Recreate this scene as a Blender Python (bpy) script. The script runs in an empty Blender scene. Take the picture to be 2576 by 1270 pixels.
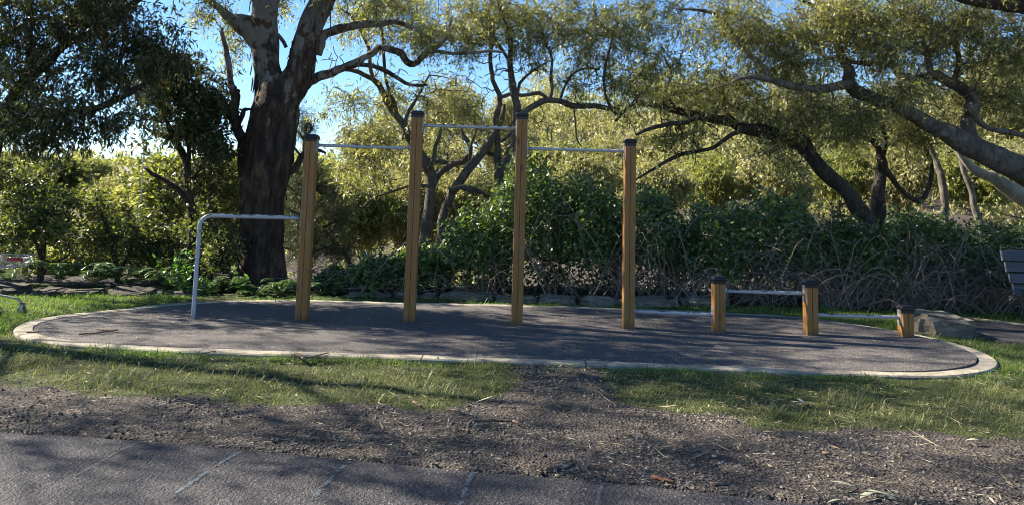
import bpy, bmesh, math, random
import numpy as np
from mathutils import Vector, kdtree, noise
random.seed(7)
rng = np.random.default_rng(7)
R = math.radians
sc = bpy.context.scene
COL = sc.collection

# ------------------------------------------------------------------ camera
F, PX, PY, H = 1952., 1288., 296., 1.4          # survey of the photograph (2576 x 1270 units)
TH, RO = R(6.4), R(1.6)
fw = np.array([0, math.cos(TH), math.sin(TH)]); u0 = np.array([0, -math.sin(TH), math.cos(TH)]); r0 = np.array([1., 0, 0])
rt = r0*math.cos(RO)+u0*math.sin(RO); up = u0*math.cos(RO)-r0*math.sin(RO)
C0 = np.array([0, 0, H])
def ray(a, b): return rt*(a-PX)/F-up*(b-PY)/F+fw
def on(a, b, z=0.):
    d = ray(a, b); return C0+d*((z-H)/d[2])
def at(a, b, Y):
    d = ray(a, b); return C0+d*(Y/d[1])
cam = bpy.data.cameras.new('camera'); co = bpy.data.objects.new('camera', cam); COL.objects.link(co)
cam.sensor_width = 36; cam.lens = F/2576*36; cam.shift_y = -(635-PY)/2576; cam.clip_start = .05; cam.clip_end = 1500
from mathutils import Matrix
m = Matrix(((rt[0], up[0], -fw[0], 0), (rt[1], up[1], -fw[1], 0), (rt[2], up[2], -fw[2], H), (0, 0, 0, 1)))
co.matrix_world = m
sc.camera = co

# ------------------------------------------------------------------ light
SUN_AZ, SUN_EL = R(18), R(36)                    # azimuth measured from -X towards +Y
sv = Vector((-math.cos(SUN_AZ)*math.cos(SUN_EL), math.sin(SUN_AZ)*math.cos(SUN_EL), math.sin(SUN_EL)))
L = bpy.data.lights.new('sun', 'SUN'); L.energy = 5.0; L.angle = R(.53); L.color = (1, .91, .77)
lo = bpy.data.objects.new('sun', L); COL.objects.link(lo); lo.rotation_euler = sv.to_track_quat('Z', 'Y').to_euler()
w = bpy.data.worlds.new('World'); sc.world = w; w.use_nodes = True
wn = w.node_tree; bg = wn.nodes['Background']; sky = wn.nodes.new('ShaderNodeTexSky')
sky.sky_type = 'NISHITA'; sky.sun_disc = False; sky.sun_elevation = SUN_EL
sky.sun_rotation = math.atan2(sv.x, sv.y)
sky.air_density = .75; sky.dust_density = .05; sky.ozone_density = 2.6
hs = wn.nodes.new('ShaderNodeHueSaturation'); hs.inputs['Saturation'].default_value = 1.15; wn.links.new(sky.outputs[0], hs.inputs['Color']); wn.links.new(hs.outputs[0], bg.inputs[0]); bg.inputs[1].default_value = .068
sc.view_settings.view_transform = 'Standard'; sc.view_settings.look = 'None'; sc.view_settings.gamma = 1
sc.view_settings.exposure = 1.85
sc.cycles.filter_width = 1.0; sc.cycles.max_bounces = 7; sc.cycles.diffuse_bounces = 4; sc.cycles.glossy_bounces = 2
sc.cycles.transmission_bounces = 4; sc.cycles.caustics_reflective = False; sc.cycles.caustics_refractive = False

# ------------------------------------------------------------------ materials
class NT:
    def __init__(s, name):
        s.m = bpy.data.materials.new(name); s.m.use_nodes = True; s.t = s.m.node_tree
        s.p = s.t.nodes['Principled BSDF']; s.out = s.t.nodes['Material Output']
    def n(s, typ, **k):
        o = s.t.nodes.new('ShaderNode'+typ)
        for a, b in k.items(): setattr(o, a, b)
        return o
    def l(s, a, b): s.t.links.new(a, b)
    def coord(s, kind='Object', scale=(1, 1, 1)):
        c = s.n('TexCoord'); mp = s.n('Mapping'); s.l(c.outputs[kind], mp.inputs[0]); mp.inputs['Scale'].default_value = scale
        return mp.outputs[0]
    def noise(s, v, scale, detail=4, rough=.6, dist=0):
        o = s.n('TexNoise'); s.l(v, o.inputs['Vector']); o.inputs['Scale'].default_value = scale
        o.inputs['Detail'].default_value = detail; o.inputs['Roughness'].default_value = rough; o.inputs['Distortion'].default_value = dist
        return o.outputs['Fac']
    def vor(s, v, scale, feat='F1'):
        o = s.n('TexVoronoi', feature=feat); s.l(v, o.inputs['Vector']); o.inputs['Scale'].default_value = scale
        return o
    def ramp(s, fac, *stops, interp='LINEAR'):
        o = s.n('ValToRGB'); s.l(fac, o.inputs[0]); e = o.color_ramp; e.interpolation = interp
        while len(e.elements) < len(stops): e.elements.new(.5)
        for el, (p, c) in zip(e.elements, stops):
            el.position = p; el.color = (*c, 1) if isinstance(c, tuple) else (c, c, c, 1)
        return o.outputs[0]
    def mix(s, fac, a, b, mode='MIX'):
        o = s.n('Mix', data_type='RGBA', blend_type=mode)
        for v, i in ((fac, 0), (a, 6), (b, 7)):
            if isinstance(v, (int, float)): o.inputs[i].default_value = v
            elif isinstance(v, tuple): o.inputs[i].default_value = (*v, 1)
            else: s.l(v, o.inputs[i])
        return o.outputs[2]
    def math(s, op, a, b=0., c=None):
        o = s.n('Math', operation=op)
        for i, v in enumerate((a, b) if c is None else (a, b, c)):
            if isinstance(v, (int, float)): o.inputs[i].default_value = v
            else: s.l(v, o.inputs[i])
        return o.outputs[0]
    def bump(s, h, dist=.01, strength=1.):
        o = s.n('Bump'); s.l(h, o.inputs['Height']); o.inputs['Distance'].default_value = dist; o.inputs['Strength'].default_value = strength
        s.l(o.outputs[0], s.p.inputs['Normal']); return o.outputs[0]
    def col(s, c):
        if isinstance(c, tuple): s.p.inputs['Base Color'].default_value = (*c, 1)
        else: s.l(c, s.p.inputs['Base Color'])
    def set(s, rough=.8, spec=.3, metal=0.):
        s.p.inputs['Roughness'].default_value = rough; s.p.inputs['Specular IOR Level'].default_value = spec; s.p.inputs['Metallic'].default_value = metal

def plain(name, c, rough=.7, spec=.3, metal=0., var=.25, sc_=8):
    t = NT(name); v = t.coord(); n = t.noise(v, sc_, 5)
    t.col(t.mix(n, tuple(x*(1-var) for x in c), tuple(min(1, x*(1+var)) for x in c))); t.set(rough, spec, metal)
    t.bump(t.noise(v, sc_*9, 3), .002, .4); return t.m

def leafmat(name, cols, trans=.35, tcol=None, rough=.42, spec=.45, clump=1.2):
    t = NT(name); g = t.n('NewGeometry'); v = t.coord()
    n = t.noise(v, clump, 3)
    f = t.math('ADD', t.math('MULTIPLY', g.outputs['Random Per Island'], .62), t.math('MULTIPLY', n, .38))
    k = len(cols); c = t.ramp(f, *[(.12+.76*i/(k-1), cols[i]) for i in range(k)])
    t.col(c); t.set(rough, spec)
    tr = t.n('BsdfTranslucent')
    t.l(t.mix(1., c, tcol or (1.6, 1.7, .7), 'MULTIPLY'), tr.inputs[0])
    mx = t.n('MixShader'); mx.inputs[0].default_value = trans
    t.l(t.p.outputs[0], mx.inputs[1]); t.l(tr.outputs[0], mx.inputs[2]); t.l(mx.outputs[0], t.out.inputs[0])
    return t.m

M = {}
M['gum'] = leafmat('gum_leaf', [(.065, .072, .028), (.16, .165, .068), (.27, .26, .12), (.38, .34, .19)], .48, rough=.34, spec=.55)
M['gum_dark'] = leafmat('shade_toned_gum_leaf', [(.026, .034, .014), (.046, .056, .022), (.08, .085, .033), (.15, .135, .055)], .3)  # dark tone and low translucency stand in for backlit shade on the leaves
M['gum_hill'] = leafmat('hill_gum_leaf', [(.11, .115, .042), (.215, .215, .085), (.33, .315, .15), (.43, .385, .23)], .4, (1.45, 1.45, .85))
M['gum_lime'] = leafmat('lime_leaf', [(.10, .125, .032), (.19, .21, .055), (.28, .29, .09), (.37, .35, .15)], .43, (1.45, 1.5, .8))
M['broad'] = leafmat('broad_leaf', [(.035, .05, .018), (.07, .09, .03), (.12, .135, .045), (.21, .2, .08)], .38)
M['bramble'] = leafmat('bramble_leaf', [(.035, .06, .02), (.06, .10, .03), (.10, .15, .045), (.2, .22, .075)], .3, rough=.38, spec=.5)
M['needle'] = leafmat('needle', [(.03, .042, .02), (.05, .065, .028), (.08, .09, .04)], .25)
M['fern'] = leafmat('fern_frond', [(.045, .085, .03), (.07, .125, .04), (.11, .16, .05)], .35)
M['grass'] = leafmat('grass_blade', [(.045, .065, .024), (.08, .105, .038), (.13, .15, .062), (.20, .20, .10), (.33, .295, .18)], .35, rough=.5, spec=.35, clump=.8)
M['lush'] = leafmat('lush_grass_blade', [(.05, .12, .015), (.09, .18, .025), (.15, .22, .04), (.24, .25, .09)], .4, rough=.5, clump=.8)
M['straw'] = leafmat('dry_straw', [(.22, .18, .10), (.34, .28, .17), (.45, .38, .25)], .15, (1, 1, 1), .7, .2)
M['litter'] = leafmat('fallen_leaf', [(.11, .075, .045), (.24, .18, .11), (.36, .30, .21), (.46, .41, .32)], .05, (1, 1, 1), .6, .3)
M['clover'] = leafmat('clover_leaf', [(.05, .12, .02), (.08, .18, .03), (.13, .23, .05)], .35)

def m_timber():
    t = NT('oiled_pine'); oi = t.n('ObjectInfo')
    def shifted(sc_):
        a = t.n('VectorMath', operation='MULTIPLY_ADD'); cv = t.n('CombineXYZ'); t.l(oi.outputs['Random'], cv.inputs[0]); t.l(oi.outputs['Random'], cv.inputs[2])
        c = t.n('TexCoord'); t.l(cv.outputs[0], a.inputs[0]); a.inputs[1].default_value = (7, 3, 19); t.l(c.outputs['Object'], a.inputs[2]); mp = t.n('Mapping'); t.l(a.outputs[0], mp.inputs[0]); mp.inputs['Scale'].default_value = sc_; return mp.outputs[0]
    v = shifted((1, 1, .045)); v2 = shifted((1, 1, .3))
    g = t.noise(v, 70, 6, .65, .6); g2 = t.noise(v, 16, 3)
    c = t.ramp(g, (.25, (.17, .075, .020)), (.5, (.27, .13, .036)), (.75, (.36, .195, .068)))
    c = t.mix(t.math('MULTIPLY', g2, .5), c, (.24, .10, .025))
    k = t.vor(v2, 7.5); kn = t.ramp(k.outputs['Distance'], (.06, 1.), (.17, 0.))
    c = t.mix(t.math('MULTIPLY', kn, .75), c, (.06, .028, .012))
    wv = t.noise(shifted((1, 1, .6)), 5, 5); c = t.mix(t.ramp(wv, (.55, 0.), (.75, .55)), c, (.22, .16, .095))
    sz = t.n('SeparateXYZ'); tc = t.n('TexCoord'); t.l(tc.outputs['Object'], sz.inputs[0]); zb_ = t.math('ADD', sz.outputs[2], t.math('MULTIPLY', t.noise(shifted((1, 1, .4)), 12, 4), .16)); c = t.mix(t.ramp(zb_, (.10, .8), (.19, 0.)), c, (.06, .045, .032))
    t.col(c); t.set(.55, .35); t.bump(g, .003, .5); return t.m
M['timber'] = m_timber()
M['cap'] = plain('black_plastic', (.008, .008, .009), .4, .4, 0, .25, 30)
M['galv'] = plain('galvanised_steel', (.42, .43, .45), .42, .5, .8, .2, 30)
def m_bar():
    t = NT('chipped_bar_paint'); v = t.coord(); g = t.n('NewGeometry'); s = t.n('SeparateXYZ'); t.l(g.outputs['Normal'], s.inputs[0])
    n = t.noise(v, 17, 6, .7); n2 = t.noise(v, 3.1, 3)
    f = t.math('ADD', t.math('MULTIPLY', s.outputs[2], .17), t.math('ADD', t.math('MULTIPLY', n, .62), t.math('MULTIPLY', n2, .38)))
    k = t.ramp(f, (.615, 0.), (.63, 1.))
    base = t.mix(t.noise(v, 40, 4), (.33, .345, .37), (.42, .43, .45))
    t.col(t.mix(k, base, (.07, .075, .08))); t.set(.42, .4); return t.m
M['bar'] = m_bar()
def m_pad():
    t = NT('rubber_granules'); v = t.coord('Object')
    vo = t.vor(v, 165); c = t.ramp(vo.outputs['Color'], (.25, (.012, .012, .014)), (.48, (.037, .037, .041)), (.64, (.14, .125, .116)), (.97, (.42, .37, .33)))
    big = t.noise(v, 1.1, 5, .65); c = t.mix(t.ramp(big, (.42, 0.), (.62, .5)), c, (.085, .078, .074))
    st = t.noise(v, 4.2, 6, .7); c = t.mix(t.ramp(st, (.62, 0.), (.72, .3)), c, (.02, .02, .022))
    t.col(c); t.set(.85, .25); t.bump(vo.outputs['Distance'], .004, .9); return t.m
M['pad'] = m_pad()
def m_conc():
    t = NT('weathered_concrete'); v = t.coord(); n = t.noise(v, 2.6, 6, .7); n2 = t.noise(v, 60, 4)
    c = t.ramp(n, (.3, (.19, .165, .12)), (.5, (.33, .295, .23)), (.7, (.42, .38, .30)))
    c = t.mix(t.ramp(n2, (.35, .4), (.55, 0.)), c, (.19, .17, .14))
    c = t.mix(t.ramp(t.noise(v, 7, 6, .75), (.5, 0.), (.63, .75)), c, (.10, .09, .07))
    t.col(c); t.set(.9, .2); t.bump(n2, .003, .6); return t.m
M['concrete'] = m_conc()
def m_asph():
    t = NT('worn_asphalt'); v = t.coord(); vo = t.vor(v, 105); vo2 = t.vor(v, 48)
    c = t.ramp(vo.outputs['Color'], (.15, (.015, .0145, .017)), (.6, (.040, .038, .042)), (.85, (.085, .078, .078)), (.98, (.22, .20, .19)))
    big = t.noise(v, .9, 6, .65); c = t.mix(t.ramp(big, (.35, 0.), (.7, .5)), c, (.052, .049, .053))
    c = t.mix(t.ramp(vo2.outputs['Distance'], (.0, .45), (.35, 0.)), c, (.025, .023, .024))
    t.col(c); t.set(.8, .3); t.bump(t.math('ADD', vo.outputs['Distance'], t.math('MULTIPLY', vo2.outputs['Distance'], 1.2)), .006, .9); return t.m
M['asphalt'] = m_asph()
def m_ground():
    t = NT('soil_and_turf'); v = t.coord(); a = t.n('Attribute', attribute_name='turf')
    vo = t.vor(v, 58); vo2 = t.vor(v, 150)
    soil = t.ramp(vo.outputs['Color'], (.1, (.016, .015, .015)), (.5, (.05, .044, .041)), (.8, (.095, .082, .074)), (.97, (.26, .23, .2)))
    soil = t.mix(t.ramp(t.noise(v, 1.7, 5, .65), (.46, 0.), (.68, .6)), soil, (.10, .08, .065))
    soil = t.mix(t.ramp(vo2.outputs['Color'], (.55, 0.), (.9, .35)), soil, (.2, .165, .13))
    turf = t.ramp(t.noise(v, 26, 5, .7), (.3, (.026, .036, .012)), (.5, (.05, .062, .02)), (.7, (.10, .095, .042)))
    f = t.math('ADD', a.outputs['Fac'], t.math('MULTIPLY', t.math('SUBTRACT', t.noise(v, 9, 5, .7), .5), .8))
    c = t.mix(t.ramp(f, (.35, 0.), (.6, 1.)), soil, turf)
    t.col(c); t.set(.95, .15); t.bump(t.math('ADD', vo.outputs['Distance'], t.noise(v, 30, 4)), .018, .8); return t.m
M['ground'] = m_ground()
def m_bark_big():
    t = NT('gum_bark'); v = t.coord('Object', (1, 1, .22)); v1 = t.coord('Object', (1, 1, .8)); c0 = t.n('TexCoord')
    s = t.n('SeparateXYZ'); t.l(c0.outputs['Object'], s.inputs[0])
    n = t.noise(v, 9, 7, .7, .5); nb = t.noise(v1, 2.3, 6, .7); fine = t.noise(v, 40, 5, .7)
    rough = t.ramp(n, (.28, (.010, .008, .007)), (.5, (.042, .030, .024)), (.62, (.085, .058, .042)), (.78, (.17, .105, .065)))
    smooth = t.ramp(nb, (.3, (.10, .084, .068)), (.5, (.18, .158, .135)), (.7, (.25, .225, .19)))
    smooth = t.mix(t.ramp(t.noise(v1, 5.5, 5, .6), (.54, 0.), (.59, .9)), smooth, (.065, .034, .02))
    smooth = t.mix(t.ramp(fine, (.5, 0.), (.8, .4)), smooth, (.09, .075, .06))
    st_ = t.noise(t.coord('Object', (1, 1, .16)), 4.2, 5, .7)
    h = t.math('ADD', t.math('MULTIPLY', s.outputs[2], .42), t.math('ADD', t.math('MULTIPLY', t.math('SUBTRACT', nb, .5), 1.4), t.math('MULTIPLY', t.math('SUBTRACT', st_, .5), 2.6)))
    k = t.ramp(h, (.4, 0.), (1., 0.)); k = t.ramp(t.math('MULTIPLY', h, .4), (.57, 0.), (.63, 1.))
    rough = t.mix(t.ramp(t.noise(t.coord('Object', (1, 1, .4)), 5.5, 6, .75), (.5, 0.), (.62, .8)), rough, t.ramp(n, (.35, (.03, .02, .015)), (.6, (.16, .10, .066)), (.75, (.26, .18, .125))))
    t.col(t.mix(k, rough, smooth)); t.set(.9, .2)
    hb = t.math('ADD', n, t.math('MULTIPLY', fine, .3))
    b = t.n('Bump'); t.l(hb, b.inputs['Height']); b.inputs['Distance'].default_value = .05
    t.l(t.ramp(k, (0., 1.), (1., .22)), b.inputs['Strength']); t.l(b.outputs[0], t.p.inputs['Normal']); return t.m
M['bark_big'] = m_bark_big()
def m_bark(name, a, b, c, stretch=.3, scale=12, dist=.02):
    t = NT(name); v = t.coord('Object', (1, 1, stretch)); n = t.noise(v, scale, 6, .7, .4); p = t.noise(t.coord(), 2.2, 5, .65)
    col = t.ramp(n, (.3, a), (.5, b), (.72, c)); col = t.mix(t.ramp(p, (.5, 0.), (.62, .55)), col, a)
    t.col(col); t.set(.85, .25); t.bump(n, dist, .8); return t.m
M['bark_grey'] = m_bark('grey_bark', (.045, .036, .029), (.12, .102, .084), (.21, .185, .155), .4, 15, .03)
M['bark_dark'] = m_bark('furrowed_bark', (.014, .011, .009), (.05, .04, .032), (.12, .095, .075), .2, 22, .04)
M['bark_brown'] = m_bark('brown_bark', (.045, .036, .029), (.10, .082, .066), (.18, .15, .12), .4, 14, .015)
M['bark_pale'] = m_bark('pale_bark', (.17, .145, .115), (.32, .285, .235), (.43, .395, .34), .5, 9, .012)
M['cane'] = m_bark('dry_cane', (.11, .08, .06), (.22, .175, .14), (.38, .32, .26), .5, 30, .003)
def m_rock():
    t = NT('sandstone'); v = t.coord('Object', (1, 1, 2.2)); n = t.noise(v, 4.5, 7, .7); n2 = t.noise(v, 24, 5, .7)
    c = t.ramp(n, (.28, (.085, .07, .055)), (.48, (.22, .185, .14)), (.7, (.36, .31, .24)))
    c = t.mix(t.ramp(t.noise(v, 2.6, 5), (.48, 0.), (.62, .7)), c, (.085, .082, .068))
    c = t.mix(t.ramp(n2, (.4, .5), (.6, 0.)), c, (.07, .06, .05))
    t.col(c); t.set(.95, .15); t.bump(t.math('ADD', n, t.math('MULTIPLY', n2, .4)), .03, .8); return t.m
M['rock'] = m_rock()
M['rock_dark'] = m_bark('shaded_mossy_stone', (.03, .028, .022), (.075, .066, .052), (.14, .125, .10), 1., 6, .02)  # moss plus the shade along the low wall, both in the stone colour
M['paling'] = m_bark('grey_paling', (.016, .014, .013), (.036, .033, .032), (.06, .055, .053), .06, 30, .004)
def m_slat():
    t = NT('grey_slat'); v = t.coord('Object', (.05, 1, 1)); n = t.noise(v, 60, 6, .7)
    t.col(t.ramp(n, (.3, (.035, .038, .045)), (.55, (.075, .08, .092)), (.75, (.14, .14, .15)))); t.set(.7, .3); t.bump(n, .003, .6); return t.m
M['slat'] = m_slat()
M['chrome'] = plain('zinc_wire', (.36, .37, .38), .33, .6, .8, .15, 20)
M['red'] = plain('red_plastic', (.30, .015, .02), .4, .5)
M['tyre'] = plain('grey_rubber', (.09, .09, .095), .7, .3)
M['chalk'] = plain('pale_blue_chalk', (.23, .285, .33), .95, .05, 0, .25, 40)
M['chalk_w'] = plain('white_chalk', (.20, .20, .21), .95, .05, 0, .25, 40)
M['render'] = plain('cream_render', (.5, .46, .4), .9)
M['rooftile'] = plain('grey_roof', (.25, .22, .2), .9)
M['pebble'] = leafmat('gravel_stone', [(.035, .03, .028), (.075, .064, .057), (.14, .12, .10), (.30, .27, .23)], .0, (1, 1, 1), .85, .2)
M['twig'] = m_bark('stick_bark', (.07, .045, .03), (.17, .115, .08), (.30, .23, .17), .5, 26, .004)
M['redtwig'] = m_bark('red_stick', (.10, .04, .025), (.22, .10, .06), (.30, .16, .10), .5, 26, .004)
M['litter_big'] = leafmat('pale_fallen_leaf', [(.26, .27, .16), (.36, .37, .25), (.44, .44, .33)], .05, (1, 1, 1), .5, .4)

# ------------------------------------------------------------------ mesh helpers
class MB:
    def __init__(s): s.v = []; s.t = []; s.q = []; s.n = 0; s.sm = True
    def add(s, v, tris=None, quads=None):
        v = np.asarray(v, float).reshape(-1, 3); s.v.append(v)
        if tris is not None and len(tris): s.t.append(np.asarray(tris, int)+s.n)
        if quads is not None and len(quads): s.q.append(np.asarray(quads, int)+s.n)
        s.n += len(v)
    def build(s, name, mat, parent=None, smooth=True, origin=None):
        V = np.concatenate(s.v) if s.v else np.zeros((0, 3))
        if origin is not None: V = V-np.asarray(origin)
        T = np.concatenate(s.t) if s.t else np.zeros((0, 3), int); Q = np.concatenate(s.q) if s.q else np.zeros((0, 4), int)
        me = bpy.data.meshes.new(name); me.vertices.add(len(V)); me.vertices.foreach_set('co', V.astype(np.float32).ravel())
        me.loops.add(3*len(T)+4*len(Q)); me.loops.foreach_set('vertex_index', np.concatenate([T.ravel(), Q.ravel()]).astype(np.int32))
        me.polygons.add(len(T)+len(Q))
        me.polygons.foreach_set('loop_start', np.concatenate([np.arange(len(T))*3, 3*len(T)+np.arange(len(Q))*4]).astype(np.int32))
        me.polygons.foreach_set('use_smooth', np.full(len(T)+len(Q), smooth))
        me.update(calc_edges=True); me.validate()
        me.materials.append(mat)
        o = bpy.data.objects.new(name, me); COL.objects.link(o)
        if parent is not None: o.parent = parent
        return o
    def tube(s, pts, rad, sides=8, cap=True, wob=0., seed=0., wfreq=3., vst=.35):
        pts = np.asarray(pts, float); n = len(pts); rad = np.broadcast_to(np.asarray(rad, float), (n,))
        tan = np.gradient(pts, axis=0); tan /= np.linalg.norm(tan, axis=1)[:, None]+1e-9
        ref = np.array([0, 0, 1.]) if abs(tan[0][2]) < .9 else np.array([1., 0, 0])
        a = np.cross(tan[0], ref); a /= np.linalg.norm(a)
        ang = np.arange(sides)*2*math.pi/sides; V = np.empty((n, sides, 3))
        for i in range(n):
            a = a-tan[i]*np.dot(a, tan[i]); a /= np.linalg.norm(a)+1e-9; b = np.cross(tan[i], a)
            d = np.cos(ang)[:, None]*a+np.sin(ang)[:, None]*b
            rr = np.full(sides, rad[i])
            if wob:
                for k in range(sides):
                    p = pts[i]+d[k]*rad[i]
                    rr[k] *= 1+wob*(noise.noise((p[0]*wfreq+seed, p[1]*wfreq, p[2]*wfreq*vst))+.5*noise.noise((p[0]*wfreq*2.7, p[1]*wfreq*2.7+seed, p[2]*wfreq*vst*2.7)))
            V[i] = pts[i]+d*rr[:, None]
        k = np.arange(sides); k2 = (k+1) % sides
        Q = np.concatenate([np.stack([i*sides+k, i*sides+k2, (i+1)*sides+k2, (i+1)*sides+k], 1) for i in range(n-1)])
        VV = V.reshape(-1, 3); T = None
        if cap:
            VV = np.concatenate([VV, pts[:1], pts[-1:]])
            T = np.concatenate([np.stack([np.full(sides, n*sides), k2, k], 1), np.stack([np.full(sides, n*sides+1), (n-1)*sides+k, (n-1)*sides+k2], 1)])
        s.add(VV, T, Q)
    def box(s, c, d, ax=None):
        c = np.asarray(c, float); d = np.asarray(d, float)/2; ax = np.eye(3) if ax is None else np.asarray(ax, float)
        sg = np.array([[x, y, z] for x in (-1, 1) for y in (-1, 1) for z in (-1, 1)])
        s.add(c+(sg*d)@ax, None, [[0, 1, 3, 2], [4, 6, 7, 5], [0, 4, 5, 1], [2, 3, 7, 6], [0, 2, 6, 4], [1, 5, 7, 3]])
    def prism(s, prof, z0, z1):
        """extrude a closed 2-D outline (any simple polygon) from z0 to z1"""
        bm = bmesh.new(); vs = [bm.verts.new((x, y, z0)) for x, y in prof]; f = bm.faces.new(vs)
        r = bmesh.ops.extrude_face_region(bm, geom=[f]); bmesh.ops.translate(bm, verts=[e for e in r['geom'] if isinstance(e, bmesh.types.BMVert)], vec=(0, 0, z1-z0))
        bmesh.ops.recalc_face_normals(bm, faces=bm.faces); bmesh.ops.triangulate(bm, faces=bm.faces)
        bm.verts.index_update(); s.add([v.co[:] for v in bm.verts], [[v.index for v in f.verts] for f in bm.faces]); bm.free()

def unit(a): return a/(np.linalg.norm(a, axis=-1, keepdims=True)+1e-9)
def spline(P, step=.12):
    P = np.asarray(P, float)                     # rows: x y z r
    if len(P) < 3:
        n = max(2, int(np.linalg.norm(P[1][:3]-P[0][:3])/step)); return P[0]+(P[1]-P[0])*np.linspace(0, 1, n+1)[:, None]
    Q = np.vstack([2*P[0]-P[1], P, 2*P[-1]-P[-2]]); out = []
    for i in range(1, len(Q)-2):
        p0, p1, p2, p3 = Q[i-1:i+3]; n = max(2, int(np.linalg.norm(p2[:3]-p1[:3])/step))
        for t in np.arange(n)/n:
            out.append(.5*((2*p1)+(-p0+p2)*t+(2*p0-5*p1+4*p2-p3)*t*t+(-p0+3*p1-3*p2+p3)*t**3))
    out.append(P[-1]); out = np.array(out); out[:, 3] = np.maximum(out[:, 3], .003); return out
def leaves(mb, base, axis, Ln, W, fold=.12, side=None):
    n = len(base); axis = unit(axis); s = unit(np.cross(axis, rng.normal(size=(n, 3)) if side is None else side)); nn = np.cross(axis, s)
    Ln = np.broadcast_to(Ln, (n,))[:, None]; W = np.broadcast_to(W, (n,))[:, None]; cu = rng.uniform(-.12, .12, (n, 1))*Ln
    v = np.stack([base, base+axis*Ln*.42+s*W/2+nn*W*fold, base+axis*Ln+nn*cu, base+axis*Ln*.42-s*W/2+nn*W*fold], 1).reshape(-1, 3)
    i = np.arange(n)[:, None]*4; mb.add(v, np.concatenate([i+[0, 1, 2], i+[0, 2, 3]]))
def tag(o, label, cat, group=None, kind=None):
    o['label'] = label; o['category'] = cat
    if group: o['group'] = group
    if kind: o['kind'] = kind
    return o
def struct(o, kind='structure'): o['kind'] = kind; return o
def thing(name, label, cat, loc, group=None, rz=0.):
    o = bpy.data.objects.new(name, None); o.empty_display_size = .2; COL.objects.link(o); o.location = loc; o.rotation_euler.z = rz
    return tag(o, label, cat, group)
def sstep(a, b, x): t = np.clip((x-a)/(b-a), 0, 1); return t*t*(3-2*t)

SPEC = {'woods': (.24, .07, 9, 4, .6, .55),   # leaf length, width, leaves per sprig, sprigs per cluster, sprig length, droop
 'gum': (.105, .021, 9, 5, .40, .45), 'gum_dark': (.11, .026, 10, 5, .35, .7), 'hill': (.17, .042, 12, 5, .5, .6),
 'lime': (.12, .05, 12, 5, .4, .3), 'broad': (.08, .045, 8, 5, .32, .1), 'needle': (.13, .006, 34, 5, .34, .25), 'small': (.10, .036, 11, 5, .28, .3)}
def crown(mb, tw, clusters, spec, twigs=True, gen=None):
    Lf, Wf, nl, ns, sl, dr = SPEC[spec]; C = np.asarray(clusters)
    if not len(C): return
    n = len(C); d = unit(rng.normal(size=(n, ns, 3))+np.array([0, 0, -.25*dr])); ln = sl*rng.uniform(.6, 1.25, (n, ns, 1))
    if twigs:
        E = (C[:, None]+d*ln).reshape(-1, 3); B = np.repeat(C, ns, 0); sd = unit(np.cross(E-B, rng.normal(size=E.shape)))*.0035
        s2 = unit(np.cross(E-B, sd))*.0035; k = len(E); v = np.stack([B+sd, B-sd*.5+s2, B-sd*.5-s2, E], 1).reshape(-1, 3)
        i = np.arange(k)[:, None]*4; tw.add(v, np.concatenate([i+[0, 1, 3], i+[1, 2, 3], i+[2, 0, 3]]))
    t = rng.uniform(.1, 1.05, (n, ns, nl, 1)); pos = C[:, None, None]+d[:, :, None]*ln[:, :, None]*t+rng.normal(size=(n, ns, nl, 3))*.02*sl/.3
    ax = d[:, :, None]*.35+rng.normal(size=(n, ns, nl, 3))*.5+np.array([0, 0, -dr])
    N = n*ns*nl; leaves(mb, pos.reshape(-1, 3), ax.reshape(-1, 3), Lf*rng.uniform(.6, 1.2, N), Wf*rng.uniform(.7, 1.25, N))
def grow(mb, skel, targets, r_tip=.005, r_max=.03, jit=.1, sides=4):
    """join every target to the nearest wood already grown, nearest first"""
    nodes = [tuple(p) for p in skel]; T = np.asarray(targets)
    if not len(T): return
    S = np.array(nodes)[:, :3]; d0 = np.array([np.min(((S-p)**2).sum(1)) for p in T]); order = np.argsort(d0)
    for batch in np.array_split(order, max(1, min(14, len(order)//8))):
        kd = kdtree.KDTree(len(nodes))
        for i, p in enumerate(nodes): kd.insert(p[:3], i)
        kd.balance(); new = []
        for k in batch:
            p = T[k]; q, i, dist = kd.find(Vector(p)); q = np.array(q); r1 = min(r_max, nodes[i][3]*.7, .008+.02*dist); r1 = max(r1, r_tip)
            m_ = max(3, int(dist/.22)); t = np.linspace(0, 1, m_+1)[:, None]; path = q+(p-q)*t
            j = np.cumsum(rng.normal(size=path.shape)*jit*dist/m_**.5*.6, 0); j -= j[-1]*t; path += j*np.sin(np.pi*t)**.5
            path[:, 2] += (np.sin(np.pi*t)*rng.uniform(-.12, .16)*dist)[:, 0]
            rr = r1+(r_tip-r1)*t[:, 0]; mb.tube(path, rr, sides, cap=False)
            new += [(*path[a], rr[a]) for a in range(1, len(path))]
        nodes += new
def blob(u, v, Y, ru, rv, rY, n):
    s = 1952./Y; m_ = max(2, n//4); k = unit(rng.normal(size=(m_, 3)))*rng.uniform(.1, 1, (m_, 1))**.5
    q = k[rng.integers(0, m_, n)]*.88+rng.normal(size=(n, 3))*.22
    c = at(u, v, Y); return c+q*np.array([ru/s, rY, rv/s])
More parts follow.
